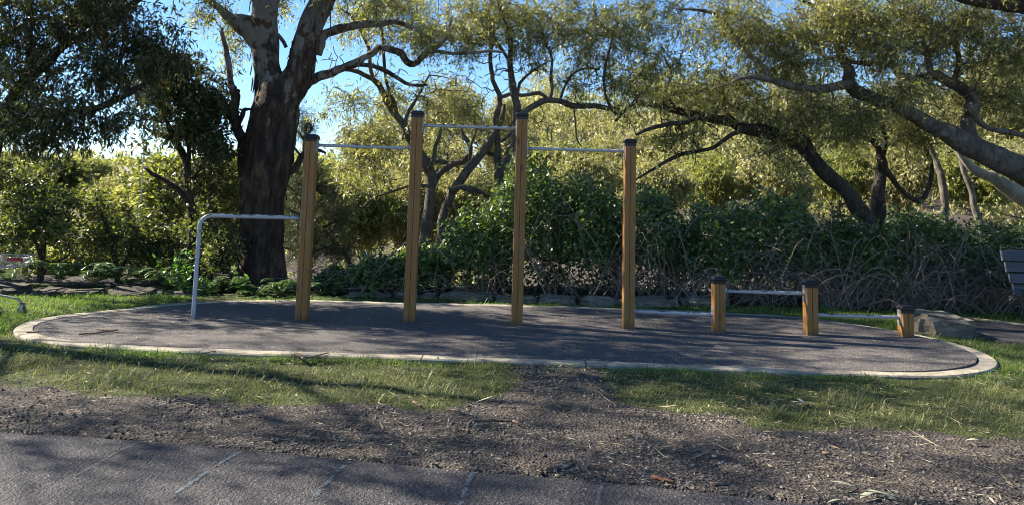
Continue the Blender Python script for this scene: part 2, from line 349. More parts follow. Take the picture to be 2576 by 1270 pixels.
def limb(pts, Y=None, step=.12, k=1.):
    """pts: (u, v, radius px[, Y])"""
    out = []
    for p in pts:
        y = p[3] if len(p) > 3 else Y
        out.append((*at(p[0], p[1], y), k*p[2]*y/1952.))
    S = spline(out, step); n = len(S); sd = out[0][0]*3.7+out[0][2]*5.1; big = S[:, 3] > .17; w_ = np.where(big, .018, np.minimum(S[:, 3]*.5+.012, .06))
    for i in range(1, n-1):
        d = noise.noise_vector((i*step*2.3+sd, sd, 1.7))*1.1+noise.noise_vector((i*step*6.1, sd, 7.7))*.5; S[i, :3] += np.array(d)*w_[i]; S[i, 3] *= 1+(.04 if big[i] else .16)*noise.noise((i*step*4.+sd, 3.3, sd))
    return S
def ground_z(x, y):
    x = np.asarray(x, float); y = np.asarray(y, float); z = np.full(np.broadcast(x, y).shape, -.026)
    wl = 1-sstep(-3.2, 1.5, x); z = z-wl*(1.5*sstep(13.9, 17, y)+2.2*sstep(17, 30, y))+wl*sstep(45, 130, y)*9
    z = z+(1-wl)*(sstep(15, 48, y)*6+sstep(48, 160, y)*14); return z
def plates(wood, limbs, n=150):
    for l in limbs:
        for _ in range(n):
            i = rng.integers(2, int(len(l)*.8)); p, r = l[i, :3], l[i, 3]; a = rng.uniform(math.pi*.95, math.pi*2.05); d = np.array([math.cos(a), math.sin(a), 0]); sd = np.array([-math.sin(a), math.cos(a), 0]); h = rng.gamma(3, .06); w_ = rng.uniform(.02, .07); t = np.linspace(0, 1, 5)[:, None]
            c = p+d*(r*1.0+.006+rng.uniform(0, .03)*t**2+.01)+np.array([0, 0, -1.])*h*t+sd*np.cumsum(rng.normal(size=(5, 1))*.006, 0); ww = w_*np.array([.5, 1., .9, .7, .15])[:, None]; th = d*.012
            v = np.concatenate([c-sd*ww/2-th, c+th*.3, c+sd*ww/2-th]); k = np.arange(4); wood.add(v, None, np.concatenate([np.stack([k, k+1, k+6, k+5], 1), np.stack([k+5, k+6, k+11, k+10], 1)]))
def tree(name, label, limbs, blobs, spec, leaf, bark, group=None, r_max=.03, sides=10, wob=.12, jit=.1, hero=False, cat='tree', twigs=True, r_tip=.006, bare=None):
    base = limbs[0][0][:3].copy(); base[2] = float(ground_z(base[0], base[1])); root = thing(name, label, cat, base, group)
    wood = MB(); lf = MB(); sk = []
    for i, l in enumerate(limbs):
        rmx = l[:, 3].max(); sd = (44 if hero else 20) if rmx > .18 else (16 if rmx > .07 else sides if rmx > .025 else 6)
        wood.tube(l[:, :3], l[:, 3], sd, True, wob if rmx > .03 else .05, seed=i*3.1, wfreq=2.2 if rmx > .15 else 5.)
        sk.append(l if rmx < .14 else l[len(l)//3:])
    T = np.concatenate(blobs) if len(blobs) else np.zeros((0, 3))
    if len(T): grow(wood, np.concatenate(sk), T, r_tip, r_max, jit)
    crown(lf, wood, T, spec, twigs)
    if bare is not None: grow(wood, np.concatenate(sk), np.concatenate(bare), .008, .028, jit*2., 5)
    if hero: plates(wood, limbs[:2])
    wood.build('trunk', M[bark], root, True, base)
    if len(T): lf.build('crown', M[leaf], root, False, base)
    return root

# ------------------------------------------------------------------ outlines read off the photograph, laid on the ground
KERB = [(29,834),(31,822),(48,811),(69,803.6),(100,796.7),(163,789.7),(250,780.7),(322,774.4),(369,767.6),(450,760),(526,756),(640,753.5),(774,753),(900,756.5),(1044,760),(1190,763),(1316,766),(1450,770),(1566,774.4),(1700,779),(1826,784),(1925,790),(2023,797),(2140,812),(2261,831),(2326,843),(2418,865),(2479,886),(2509,902),(2517,914),(2509,924),(2468,937),(2367,946),(2245,944.5),(2164,941),(2062,937),(1930,932.5),(1800,928),(1673,923),(1512,916),(1312,910),(1096,902),(839,895),(677,890),(500,884),(322,876),(208,869.5),(133,862.5),(79,853.5),(42,844)]
def closed_loop(px, z, step):
    P = np.array([on(a, b, z)[:2] for a, b in px]); n = len(P); out = []
    for i in range(n):
        p0, p1, p2, p3 = P[(i-1) % n], P[i], P[(i+1) % n], P[(i+2) % n]; k = max(1, int(np.linalg.norm(p2-p1)/step))
        for t in np.arange(k)/k:
            out.append(.5*((2*p1)+(-p0+p2)*t+(2*p0-5*p1+4*p2-p3)*t*t+(-p0+3*p1-3*p2+p3)*t**3))
    out = np.array(out)
    for _ in range(6): out = .5*out+.25*np.roll(out, 1, 0)+.25*np.roll(out, -1, 0)
    return out
outer = closed_loop(KERB, 0., .12)
if np.sum(outer[:, 0]*np.roll(outer[:, 1], -1)-np.roll(outer[:, 0], -1)*outer[:, 1]) < 0: outer = outer[::-1]
def inset(P, d):
    t = np.roll(P, -1, 0)-np.roll(P, 1, 0); t = unit(t); return P+np.stack([-t[:, 1], t[:, 0]], 1)*d
inner = inset(outer, .175)
PATH_PX = [(-900,985),(-400,1037),(0,1085),(150,1092),(300,1103),(450,1113),(620,1130),(750,1142),(880,1155),(1040,1169),(1200,1185),(1350,1196),(1500,1208),(1650,1223),(1800,1240),(1950,1255),(2090,1270),(2400,1306),(2900,1380)]
ZP = -.018
PATH = np.array([on(a, b, ZP)[:2] for a, b in PATH_PX])
SIDE_PX = [(2340,797),(2420,806),(2500,815),(2576,824),(2720,842),(2900,866),(2900,930),(2700,892),(2576,873),(2530,868),(2470,853),(2430,842),(2380,826)]
SIDE = np.array([on(a, b, -.06)[:2] for a, b in SIDE_PX])
def inside(P, x, y):
    x = np.asarray(x, float); y = np.asarray(y, float); r = np.zeros(x.shape, bool); j = len(P)-1
    for i in range(len(P)):
        c = ((P[i, 1] > y) != (P[j, 1] > y)) & (x < (P[j, 0]-P[i, 0])*(y-P[i, 1])/(P[j, 1]-P[i, 1]+1e-12)+P[i, 0]); r ^= c; j = i
    return r
PATHPOLY = np.concatenate([PATH, [[8, -4], [-14, -4]]])
# turf front edge (photo units) -> world y as a function of x
TE = np.array([on(a, b, -.026)[:2] for a, b in [(-300,930),(0,962),(200,985),(400,1000),(700,1003),(900,1012),(1100,1020),(1250,1003),(1310,960),(1335,915),(1480,915),(1510,960),(1570,1010),(1700,1040),(1900,1056),(2100,1072),(2300,1090),(2576,1112),(2900,1150)]])
TE = TE[np.argsort(TE[:, 0])]
def fbm(x, y, s, seed=0.):
    return np.array([noise.fractal((a*s+seed, b*s-seed, seed), 1., 2., 4) for a, b in zip(np.ravel(x), np.ravel(y))]).reshape(np.shape(x))
def turf(x, y):
    """0 bare soil .. 1 turf, only where it matters (near the viewer and round the pad)"""
    e = np.interp(x, TE[:, 0], TE[:, 1]); nz = fbm(x, y, 1.3, 3.)
    near = sstep(-.22, .2, y-e+nz*.3)
    bx = on(1400, 930, -.026); bare = np.exp(-(((x-bx[0])/.42)**2+((y-bx[1]+.1)/.55)**2)*1.3)
    near = near*(1-np.clip(bare*1.5, 0, 1)); far = 1-sstep(12.0, 12.8, y+nz*.4)
    return np.clip(near*far, 0, 1)

# ------------------------------------------------------------------ ground
def axis_pts(segs):
    out = []
    for a, b, st in segs: out += list(np.arange(a, b, st))
    return np.array(out+[segs[-1][1]])
gx = axis_pts([(-260, -40, 20), (-40, -9, 1.), (-9, 9, .09), (9, 40, 1.), (40, 260, 20)]); gy = axis_pts([(-40, -2, 4), (-2, 3, .5), (3, 13.5, .08), (13.5, 50, .8), (50, 420, 15)])
XX, YY = np.meshgrid(gx, gy); ZZ = ground_z(XX, YY)
nearm = (np.abs(XX) < 9.2) & (YY > 2.9) & (YY < 14)
TU = np.zeros(XX.shape); idx = np.where(nearm); TU[idx] = turf(XX[idx], YY[idx])
bmp = np.zeros(XX.shape); bmp[idx] = .022*fbm(XX[idx], YY[idx], 1.6, 9.)+.008*fbm(XX[idx], YY[idx], 7., 5.); ZZ += bmp
ZZ[inside(PATHPOLY, XX, YY)] = -.16
io = inside(inset(outer, .09), XX, YY); ZZ[io] = -.12
ZZ[inside(SIDE, XX, YY)] = -.12
TU[(YY >= 14)] = .25
g = MB(); ny, nx = XX.shape; ii = np.arange(ny*nx).reshape(ny, nx)
g.add(np.stack([XX, YY, ZZ], -1).reshape(-1, 3), None, np.stack([ii[:-1, :-1], ii[:-1, 1:], ii[1:, 1:], ii[1:, :-1]], -1).reshape(-1, 4))
go = struct(g.build('ground', M['ground']))
at_ = go.data.attributes.new('turf', 'FLOAT', 'POINT')
if len(at_.data) == ny*nx: at_.data.foreach_set('value', TU.ravel().astype(np.float32))
# foreground asphalt path, a slab with a ragged edge
pe = spline([(p[0], p[1], 0, 1) for p in PATH], .05)[:, :2]; pe[:, 1] += .012*fbm(pe[:, 0], pe[:, 0]*0, 6., 2.)+.006*fbm(pe[:, 0], pe[:, 0]*0, 25., 4.)
pb = MB(); n = len(pe); rows = [np.column_stack([pe, np.full(n, -.14)]), np.column_stack([pe, np.full(n, ZP-.004)])]
for d in (.02, .25, 1., 3., 8.): rows.append(np.column_stack([pe[:, 0]-d*.12, pe[:, 1]-d, np.full(n, ZP)]))
V = np.array(rows); k = np.arange(n-1)
pb.add(V.reshape(-1, 3), None, np.concatenate([np.stack([r*n+k, (r+1)*n+k, (r+1)*n+k+1, r*n+k+1], 1) for r in range(len(rows)-1)]))
struct(pb.build('asphalt_path', M['asphalt'], smooth=False))
# side path on the right with a concrete edge
sp = MB(); sp.prism([tuple(p) for p in SIDE], -.14, -.03); struct(sp.build('side_path', M['asphalt'], smooth=False))
se = spline([(*on(a, b, -.05)[:2], 0, 1) for a, b in [(2340,795),(2420,803.5),(2500,812),(2576,821),(2720,838),(2900,860)]], .2)[:, :2]
sb = MB(); n = len(se); rows = [np.column_stack([se+[0, o], np.full(n, z)]) for o, z in ((.0, -.14), (.0, -.015), (.13, -.015), (.13, -.14))]
V = np.array(rows); k = np.arange(n-1); sb.add(V.reshape(-1, 3), None, np.concatenate([np.stack([r*n+k, r*n+k+1, (r+1)*n+k+1, (r+1)*n+k], 1) for r in range(3)]))
struct(sb.build('path_edging', M['concrete'], smooth=False))
# rubber pad and concrete kerb
n = len(outer); kb = MB()
joints = [int(np.argmin(((outer-on(a, b)[:2])**2).sum(1))) for a, b in [(505,884),(1475,914.5),(2228,944),(1820,783.5),(700,753.5),(100,797),(1050,900)]]
prof = [(0, -.16), (0, -.012), (.012, 0), (.163, 0), (.175, -.012), (.175, -.10)]
rings = [np.column_stack([inset(outer, d), np.full(n, z)+.0015*np.sin(np.arange(n)*.9)]) for d, z in prof]
V = np.array(rings)                              # ring, i, 3
js = sorted(joints)
for a, b in zip(js, js[1:]+[js[0]+n]):
    idn = np.arange(a, b+1) % n; seg = V[:, idn].copy(); t0 = unit(seg[:, 1]-seg[:, 0]); t1 = unit(seg[:, -2]-seg[:, -1]); seg[:, 0] += t0*.006; seg[:, -1] += t1*.006
    m_ = len(idn); k = np.arange(m_-1); Q = np.concatenate([np.stack([r*m_+k, r*m_+k+1, (r+1)*m_+k+1, (r+1)*m_+k], 1) for r in range(len(prof)-1)])
    e0 = np.array([r*m_ for r in range(6)]); e1 = e0+m_-1
    T = [[e0[0], e0[i], e0[i+1]] for i in range(1, 5)]+[[e1[0], e1[i+1], e1[i]] for i in range(1, 5)]
    kb.add(seg.reshape(-1, 3), T, Q)
struct(kb.build('concrete_kerb', M['concrete'], smooth=False))
pl = inset(outer, .178); bm = bmesh.new()
def padz(x): return -.006+.022*sstep(2.5, 4.6, x)
tp = [bm.verts.new((x, y, padz(x))) for x, y in pl]; bt = [bm.verts.new((x, y, -.1)) for x, y in pl]
nn_ = len(tp); bm.faces.new(tp)
for i in range(nn_): bm.faces.new((bt[i], bt[(i+1) % nn_], tp[(i+1) % nn_], tp[i]))
bmesh.ops.triangulate(bm, faces=[f for f in bm.faces if len(f.verts) > 4]); me = bpy.data.meshes.new('rubber_ground'); bm.to_mesh(me); bm.free(); me.materials.append(M['pad'])
po = bpy.data.objects.new('rubber_ground', me); COL.objects.link(po); struct(po)

# ------------------------------------------------------------------ exercise station
POSTS = [(755.4, 804.3, 2.17), (1027.8, 809.5, 2.50), (1300, 816, 2.517), (1582, 825, 2.226), (1811, 835.5, .637), (2045.4, 844, .626), (2287, 851, .368)]
PW = .135
B = [on(a, b) for a, b, _ in POSTS]; XY = [np.array([p[0], p[1]+PW/2]) for p in B]
station = thing('exercise_station', 'row of seven black-capped timber posts joined by pale bars on dark pad', 'exercise bars', (0, 9.3, 0))
OR = np.array([0, 9.3, 0])
def post_profile(w=PW):
    h = w/2; c = .008; s = .003; d = .014; base = [(-h+c, -h), (-s, -h), (-s*.6, -h+d), (s*.6, -h+d), (s, -h), (h-c, -h)]; out = []
    for k in range(4):
        a = k*math.pi/2; ca, sa = round(math.cos(a)), round(math.sin(a)); out += [(x*ca-y*sa, x*sa+y*ca) for x, y in base]
    return out
def rsq(h, c, n=4):
    out = []
    for k in range(4):
        for j in range(n+1):
            a = k*math.pi/2+j/n*math.pi/2-math.pi/2; sx = (1 if k in (0, 1) else -1); sy = (-1 if k in (0, 3) else 1)
            out.append((sx*(h-c)+c*math.cos(a), sy*(h-c)+c*math.sin(a)))
    return np.array(out)
posts = []
for (a, b, ht), xy in zip(POSTS, XY):
    mb = MB(); z0 = padz(xy[0])-.03; mb.prism(post_profile(), 0, ht-.045-z0+.0)
    o = mb.build('timber_post', M['timber'], station, False); o.location = (xy[0], xy[1]-OR[1], z0); posts.append(o)
    cp = MB(); lv = [(.0705, .008, ht-.085), (.0715, .008, ht-.05), (.078, .014, ht-.047), (.081, .018, ht-.036), (.081, .018, ht-.024), (.076, .018, ht-.017), (.074, .018, ht-.012), (.060, .014, ht), (.03, .01, ht+.004)]
    vv = np.concatenate([np.column_stack([rsq(h, c), np.full(20, z-z0)]) for h, c, z in lv]); k = np.arange(20); k2 = (k+1) % 20
    vv = np.vstack([vv, [[0, 0, ht+.004-z0]]]); L_ = len(lv)
    cp.add(vv, np.stack([(L_-1)*20+k, (L_-1)*20+k2, np.full(20, L_*20)], 1), np.concatenate([np.stack([i*20+k, i*20+k2, (i+1)*20+k2, (i+1)*20+k], 1) for i in range(L_-1)]))
    cp.build('post_cap', M['cap'], o, False)
def bracket(i, side, z):
    o = posts[i]; z0 = o.location.z; mb = MB(); x = side*(PW/2+.003)
    mb.box((x, 0, z-z0), (.010, .075, .19))
    for dz in (-.068, .068): mb.tube([(x+side*.002, 0, z-z0+dz), (x+side*.013, 0, z-z0+dz)], .011, 6)
    mb.tube([(x, 0, z-z0), (x+side*.02, 0, z-z0)], .026, 12)
    b = mb.build('bracket', M['galv'], o, False)
def zat(i, v):
    p = XY[i]; lo_, hi_ = 0., 4.
    for _ in range(40):
        m_ = (lo_+hi_)/2; q = np.array([p[0], p[1], m_])-C0; vy = PY-F*(q@up)/(q@fw)
        if vy > v: lo_ = m_
        else: hi_ = m_
    return lo_
def bar(i, j, vi, vj, r, name):
    zi, zj = zat(i, vi), zat(j, vj); z = .5*(zi+zj); mb = MB(); a = np.array([XY[i][0]+PW/2+.004, XY[i][1], z]); b = np.array([XY[j][0]-PW/2-.004, XY[j][1], z])
    t = np.linspace(0, 1, 12)[:, None]; mb.tube(a+(b-a)*t, r, 16); mb.build(name, M['bar'], station, True, OR); bracket(i, 1, z); bracket(j, -1, z)
bar(0, 1, 368.5, 371, .0185, 'pull_up_bar'); bar(1, 2, 318, 321.5, .0185, 'pull_up_bar'); bar(2, 3, 374.5, 380.5, .0185, 'pull_up_bar')
bar(3, 4, 782, 791, .021, 'step_bar'); bar(4, 5, 729, 738.5, .021, 'step_bar'); bar(5, 6, 789, 799, .021, 'step_bar')
pz = zat(0, 549); pb_ = on(485.5, 800); px_, py_ = pb_[0], pb_[1]; rc = .13; pts = [(px_, py_, -.02), (px_, py_, .4), (px_, py_, pz-rc)]
tx = (np.array([XY[0][0]-PW/2, XY[0][1]])-np.array([px_, py_])); tl = np.linalg.norm(tx); tx /= tl
pts = [(px_, py_, z) for z in np.linspace(-.03, pz-rc, 8)]
for k in range(1, 9):
    a = k/8*math.pi/2; d = rc*(1-math.cos(a)); pts.append((px_+tx[0]*d, py_+tx[1]*d, pz-rc+rc*math.sin(a)))
for d in np.linspace(rc+.1, tl-.004, 8): pts.append((px_+tx[0]*d, py_+tx[1]*d, pz))
mb = MB(); mb.tube(pts, .024, 16); mb.build('bent_rail', M['bar'], station, True, OR); bracket(0, -1, pz)

# ------------------------------------------------------------------ rocks
def rock(label, px, Y, hz, dep, group=None, cat='rock', seed=0, rz=0., zb=-.12, name='sandstone_rock', wide=None, flat=.8, disp=.09):
    (ua, ub) = px; a = at(ua, 700, Y); b = at(ub, 700, Y); wd = wide or (b[0]-a[0]); c = np.array([(a[0]+b[0])/2, Y+dep/2, zb])
    bm = bmesh.new(); bmesh.ops.create_cube(bm, size=1); bmesh.ops.bevel(bm, geom=list(bm.edges), offset=.17, segments=3, affect='EDGES'); bmesh.ops.subdivide_edges(bm, edges=list(bm.edges), cuts=3, use_grid_fill=True)
    bmesh.ops.triangulate(bm, faces=list(bm.faces))
    for v in bm.verts:
        p = v.co.copy(); q = Vector((p.x*wd*2+seed*7.3, p.y*dep*2, p.z*2+seed))
        d = noise.noise_vector(q*1.1)*1.6+noise.noise_vector(q*3.)*.7+noise.noise_vector(q*8.)*.35
        s = Vector((wd, dep, hz)); v.co = Vector((p.x*s.x*(1-.10*(p.z+.5)), p.y*s.y*(1-.12*(p.z+.5)), (p.z+.5)*s.z+p.x*hz*.2*math.sin(seed*2.3)))+Vector((d.x*disp*.7, d.y*disp*.7, d.z*disp*.55*flat))
    me = bpy.data.meshes.new(name); bm.to_mesh(me); bm.free(); me.materials.append(M['rock'])
    for p in me.polygons: p.use_smooth = False
    o = bpy.data.objects.new(name, me); COL.objects.link(o); o.location = c; o.rotation_euler.z = rz; return tag(o, label, cat, group)
RG = 'sandstone rocks edging the pad'
rk = [((850, 985), 11.75, .10, .5, 'low flat sandstone slab just right of the leftmost tall post'), ((988, 1052), 11.7, .16, .4, 'small pale rock showing beside the second tall post'),
 ((1056, 1104), 11.85, .13, .35, 'small grey stone between second post and the long tan rock'), ((1105, 1242), 11.75, .19, .45, 'long tan rock with rounded top between the two tallest posts'), ((1249, 1292), 11.65, .15, .35, 'short grey rock just left of the third tall post'),
 ((1292, 1357), 11.6, .15, .4, 'grey rock just right of the third tall post'), ((1359, 1453), 11.5, .22, .5, 'wedge shaped rock rising to a peak beside a longer slab'),
 ((1452, 1562), 11.5, .2, .5, 'dark fronted slab just left of the fourth tall post'), ((1562, 1714), 11.6, .2, .55, 'broad sunlit pale slab right of the fourth tall post'), ((1718, 1842), 11.75, .2, .5, 'shaded grey rock behind the first short post')]
for i, (px, Y, hz, dp, lb) in enumerate(rk): rock(lb, px, Y, hz*.7+.06, dp, RG, seed=i+1, disp=.05, rz=.12*math.sin(i*2))
rock('large square sandstone boulder at the right end of the pad', (2338, 2478), 9.35, .31, 1.0, seed=23, disp=.055, rz=-.1, name='sandstone_boulder', zb=-.1)
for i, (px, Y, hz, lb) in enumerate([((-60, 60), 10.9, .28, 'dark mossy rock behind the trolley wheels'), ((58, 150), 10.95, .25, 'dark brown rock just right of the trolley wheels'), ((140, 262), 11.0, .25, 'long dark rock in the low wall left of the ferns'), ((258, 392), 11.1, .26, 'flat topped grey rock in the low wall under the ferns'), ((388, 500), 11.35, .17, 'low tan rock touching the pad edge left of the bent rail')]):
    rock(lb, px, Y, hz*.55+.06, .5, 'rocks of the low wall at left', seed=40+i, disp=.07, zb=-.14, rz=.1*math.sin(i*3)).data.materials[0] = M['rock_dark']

# ------------------------------------------------------------------ trees
# big gum
GY = 13.3
def LB(*p, Y=GY, step=.1): return limb(p, Y, step)
gum = [limb([(656, 745, 80), (657, 722, 68), (658, 690, 59), (658, 640, 55), (660, 550, 55), (664, 470, 59), (669, 400, 64), (682, 330, 60), (692, 280, 60), (690, 240, 52), (676, 190, 38), (669, 142, 34), (668, 60, 32), (666, 0, 31), (660, -120, 28), (640, -300, 22), (600, -480, 15)], GY, .06),
 limb([(688, 330, 26), (708, 275, 37), (732, 225, 41), (755, 178, 36), (768, 107, 30), (788, 50, 30), (812, 0, 31), (845, -90, 27), (890, -250, 20), (960, -420, 12)], GY-.1, .06),
 LB((668, 150, 26), (655, 110, 28), (628, 75, 26), (604, 58, 22), (582, 47, 15), (552, 24, 9), (525, 2, 8), (470, -50, 7), (400, -120, 5)),
 LB((790, 135, 20), (800, 108, 18), (812, 92, 15), (828, 84, 13), (846, 78, 12), (866, 70, 10), (890, 66, 10), (930, 63, 9), (957, 60, 9), (995, 56, 7), (1024, 64, 6), (1055, 80, 5), (1085, 100, 4)),
 LB((735, 245, 22), (768, 218, 16), (785, 204, 13), (800, 193, 12), (825, 184, 11), (850, 178, 10), (880, 168, 10), (900, 160, 10), (918, 148, 9), (935, 134, 9), (947, 124, 8), (958, 121, 9), (989, 131, 9), (1004, 139, 9), (1014, 152, 9), (1031, 163, 9), (1046, 156, 8), (1060, 146, 8), (1088, 124, 7), (1110, 104, 6), (1127, 85, 5), (1134, 60, 4), (1138, 40, 3)),
 LB((1085, 128, 6), (1110, 132, 5), (1148, 136, 4.5), (1190, 133, 4.5), (1225, 130, 4), (1270, 132, 3)),
 LB((900, 162, 7), (940, 166, 6), (975, 182, 6), (1005, 202, 5.5), (1035, 212, 5), (1075, 214, 3)),
 LB((622, 395, 20), (612, 360, 16), (594, 320, 13), (588, 277, 11), (590, 245, 10), (584, 222, 9), (575, 200, 8), (570, 142, 7), (565, 107, 6), (556, 71, 4)),
 LB((597, 322, 8), (604, 306, 7), (610, 284, 6), (618, 276, 5), (634, 275, 3)), LB((588, 312, 6), (568, 290, 5), (554, 274, 4), (545, 262, 2)), LB((590, 250, 8), (597, 238, 8), (600, 226, 5)),
 LB((720, 120, 5), (705, 95, 5), (695, 85, 4)), LB((700, 450, 10), (740, 425, 9), (758, 395, 8), (790, 378, 6), (820, 386, 3))]
gb = [blob(560, 20, GY, 90, 70, .8, 26), blob(720, 25, GY+.5, 30, 60, .5, 10), blob(600, 90, GY+.3, 40, 60, .4, 9), blob(900, -10, GY, 120, 60, .9, 34), blob(1030, 40, GY, 120, 90, .8, 40), blob(1130, 90, GY, 110, 80, .8, 30),
 blob(570, 150, GY+.3, 40, 60, .3, 5), blob(600, -420, GY, 300, 160, 1.6, 70), blob(930, -420, GY, 320, 170, 1.8, 90), blob(1000, -200, GY, 200, 100, 1.2, 50), blob(430, -170, GY, 150, 110, 1., 40)]
tree('gum_tree', 'massive gum with burnt dark lower bark and two pale upper stems', gum, gb, 'gum', 'gum', 'bark_big', hero=True, wob=.16)

# dark tree at far left
AY = 11.3
lA = [limb([(-34, 790, 16), (-32, 700, 15), (-28, 560, 14), (-18, 420, 13), (4, 310, 13), (26, 264, 13), (60, 215, 14), (107, 170, 12), (160, 117, 11), (227, 85, 10), (302, 32, 8), (355, 0, 6), (430, -60, 4)], AY), limb([(0, 330, 12), (40, 296, 11), (120, 287, 11), (213, 281, 9), (270, 263, 8), (320, 238, 7), (355, 217, 5), (420, 190, 4)], AY-.3),
 limb([(25, 275, 10), (60, 215, 10), (74, 150, 10), (76, 60, 9), (75, 0, 8), (80, -150, 5), (60, -350, 3)], AY+.2), limb([(20, 300, 12), (-60, 200, 10), (-170, 80, 8), (-300, -60, 6)], AY), limb([(270, 265, 5), (300, 215, 4), (298, 170, 3), (305, 120, 2)], AY-.3)]
bA = [blob(120, 30, AY, 190, 90, 1.2, 100), blob(330, 40, AY, 150, 90, 1., 62), blob(70, 170, AY, 170, 130, 1.1, 100), blob(300, 160, AY-.2, 160, 90, .9, 76), blob(420, 110, AY, 80, 80, .6, 34), blob(230, 290, AY-.3, 190, 55, .8, 60), blob(40, 330, AY, 130, 80, .9, 60),
 blob(190, 355, AY, 120, 30, .5, 14), blob(-250, 0, AY, 250, 200, 1.5, 110), blob(150, -220, AY, 420, 150, 1.7, 260), blob(420, -260, AY+2, 260, 150, 1.2, 130), blob(200, -330, AY-2.2, 380, 140, 1.4, 200), np.array([-5.8, 11.8, 7.4])+rng.normal(size=(120, 3))*np.array([1.5, .9, .5]), np.array([-5.4, 8.6, 7.6])+rng.normal(size=(105, 3))*np.array([1.5, .8, .5]), np.array([-8., 7.4, 7.])+rng.normal(size=(60, 3))*np.array([1.2, .8, .5])]  # last clusters hang unseen above the view, added to shade pad and foreground
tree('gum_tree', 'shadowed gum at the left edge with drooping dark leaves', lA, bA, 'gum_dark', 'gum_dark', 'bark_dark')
# small dark tree left of the gum
SY = 13.0
lS = [limb([(487, 720, 10), (488, 620, 11), (486, 560, 11), (478, 510, 10), (470, 460, 9), (466, 410, 9), (452, 372, 8), (430, 340, 7), (420, 310, 5), (400, 280, 3)], SY), limb([(470, 420, 7), (476, 380, 6), (470, 330, 5), (478, 280, 4), (470, 230, 3)], SY), limb([(476, 510, 7), (450, 480, 6), (420, 460, 5), (385, 440, 5), (362, 420, 3)], SY), limb([(430, 345, 5), (400, 340, 4), (375, 330, 3), (360, 318, 2)], SY),
 limb([(478, 500, 6), (490, 450, 5), (520, 420, 4), (560, 400, 3)], SY)]
bS = [blob(470, 235, SY, 95, 70, .7, 80), blob(420, 200, SY, 70, 60, .6, 36), blob(500, 300, SY, 70, 60, .6, 55), blob(540, 380, SY, 60, 50, .5, 30), blob(420, 330, SY, 60, 40, .5, 20), blob(460, 160, SY, 60, 40, .5, 30), blob(540, 250, SY, 40, 40, .4, 20), blob(520, 470, SY+.4, 90, 70, .5, 40)]
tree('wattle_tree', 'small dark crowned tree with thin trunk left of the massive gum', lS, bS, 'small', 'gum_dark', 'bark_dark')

# twisted trees behind the pull-up bars
EY = 14.6
lE = [limb([(1060, 700, 18), (1061, 651, 17), (1073, 570, 16), (1081, 509, 15), (1081, 460, 16), (1076, 430, 16), (1060, 395, 15), (1042, 365, 14), (1028, 341, 13), (999, 295, 11), (971, 249, 10), (950, 213, 9), (921, 192, 8), (882, 178, 6), (840, 178, 4)], EY, .12, .84),
 limb([(1081, 470, 12), (1095, 450, 11), (1112, 430, 10), (1140, 412, 10), (1160, 408, 8), (1180, 385, 9), (1178, 360, 8), (1165, 340, 6), (1160, 322, 4)], EY+.2, .12, .84), limb([(1062, 402, 9), (1090, 404, 8), (1120, 410, 7), (1145, 410, 6)], EY+.3, .12, .84), limb([(1078, 430, 8), (1090, 400, 6), (1094, 370, 6), (1106, 340, 5), (1110, 320, 3)], EY-.2, .12, .84),
 limb([(1000, 297, 7), (990, 250, 6), (975, 210, 5), (965, 150, 5), (960, 90, 4), (950, 20, 3)], EY, .12, .84), limb([(950, 215, 6), (935, 180, 6), (925, 120, 6), (910, 80, 5), (880, 40, 4), (850, 20, 3)], EY-.2, .12, .84), limb([(1028, 345, 8), (1020, 300, 6), (1040, 260, 5), (1060, 230, 4), (1080, 190, 3)], EY, .12, .84),
 limb([(1081, 470, 6), (1040, 465, 4), (1000, 478, 4), (965, 490, 3), (935, 500, 3), (915, 520, 2)], EY-.6, .12, .84), limb([(1060, 480, 4), (1040, 510, 4), (1034, 560, 3), (1015, 600, 2)], EY-.6, .12, .84)]
bE = [blob(900, 60, EY, 90, 70, .8, 30), blob(960, 40, EY, 120, 70, .9, 44), blob(1060, 30, EY, 120, 60, .9, 40), blob(880, 270, EY, 70, 40, .6, 26), blob(960, 330, EY-.3, 90, 50, .7, 30), blob(1080, 230, EY, 100, 60, .8, 24), blob(950, 430, EY-.4, 90, 50, .6, 22), blob(1090, 350, EY+.6, 80, 70, .6, 24), blob(990, 200, EY, 60, 60, .7, 14)]
tree('gum_tree', 'twisted thin gum behind the second tall post reaching left over the sky', lE, bE, 'gum', 'gum', 'bark_brown', jit=.2, bare=[blob(930, 120, EY, 110, 120, .7, 40), blob(1080, 250, EY, 120, 110, .7, 60), blob(960, 420, EY-.4, 110, 110, .6, 40), blob(1150, 380, EY, 80, 90, .5, 30)])
lE2 = [limb([(1096, 720, 12), (1097, 671, 12), (1105, 610, 12), (1112, 561, 12), (1128, 509, 11), (1148, 468, 12), (1181, 428, 11), (1209, 395, 11), (1222, 375, 11), (1243, 340, 9), (1262, 300, 6), (1268, 262, 4)], EY-.3), limb([(1130, 480, 8), (1160, 470, 7), (1190, 478, 7), (1215, 488, 5), (1240, 510, 3)], EY-.4), limb([(1218, 380, 7), (1245, 392, 5), (1270, 402, 4), (1290, 418, 3)], EY), limb([(1185, 420, 5), (1180, 380, 4), (1196, 340, 3), (1198, 310, 2)], EY)]
tree('gum_tree', 'slanting dark trunk leaning right beneath the highest bar', lE2, [blob(1200, 300, EY, 70, 60, .6, 16), blob(1230, 480, EY+.4, 60, 50, .5, 16)], 'gum', 'gum', 'bark_brown', jit=.2)
FY = 14.2
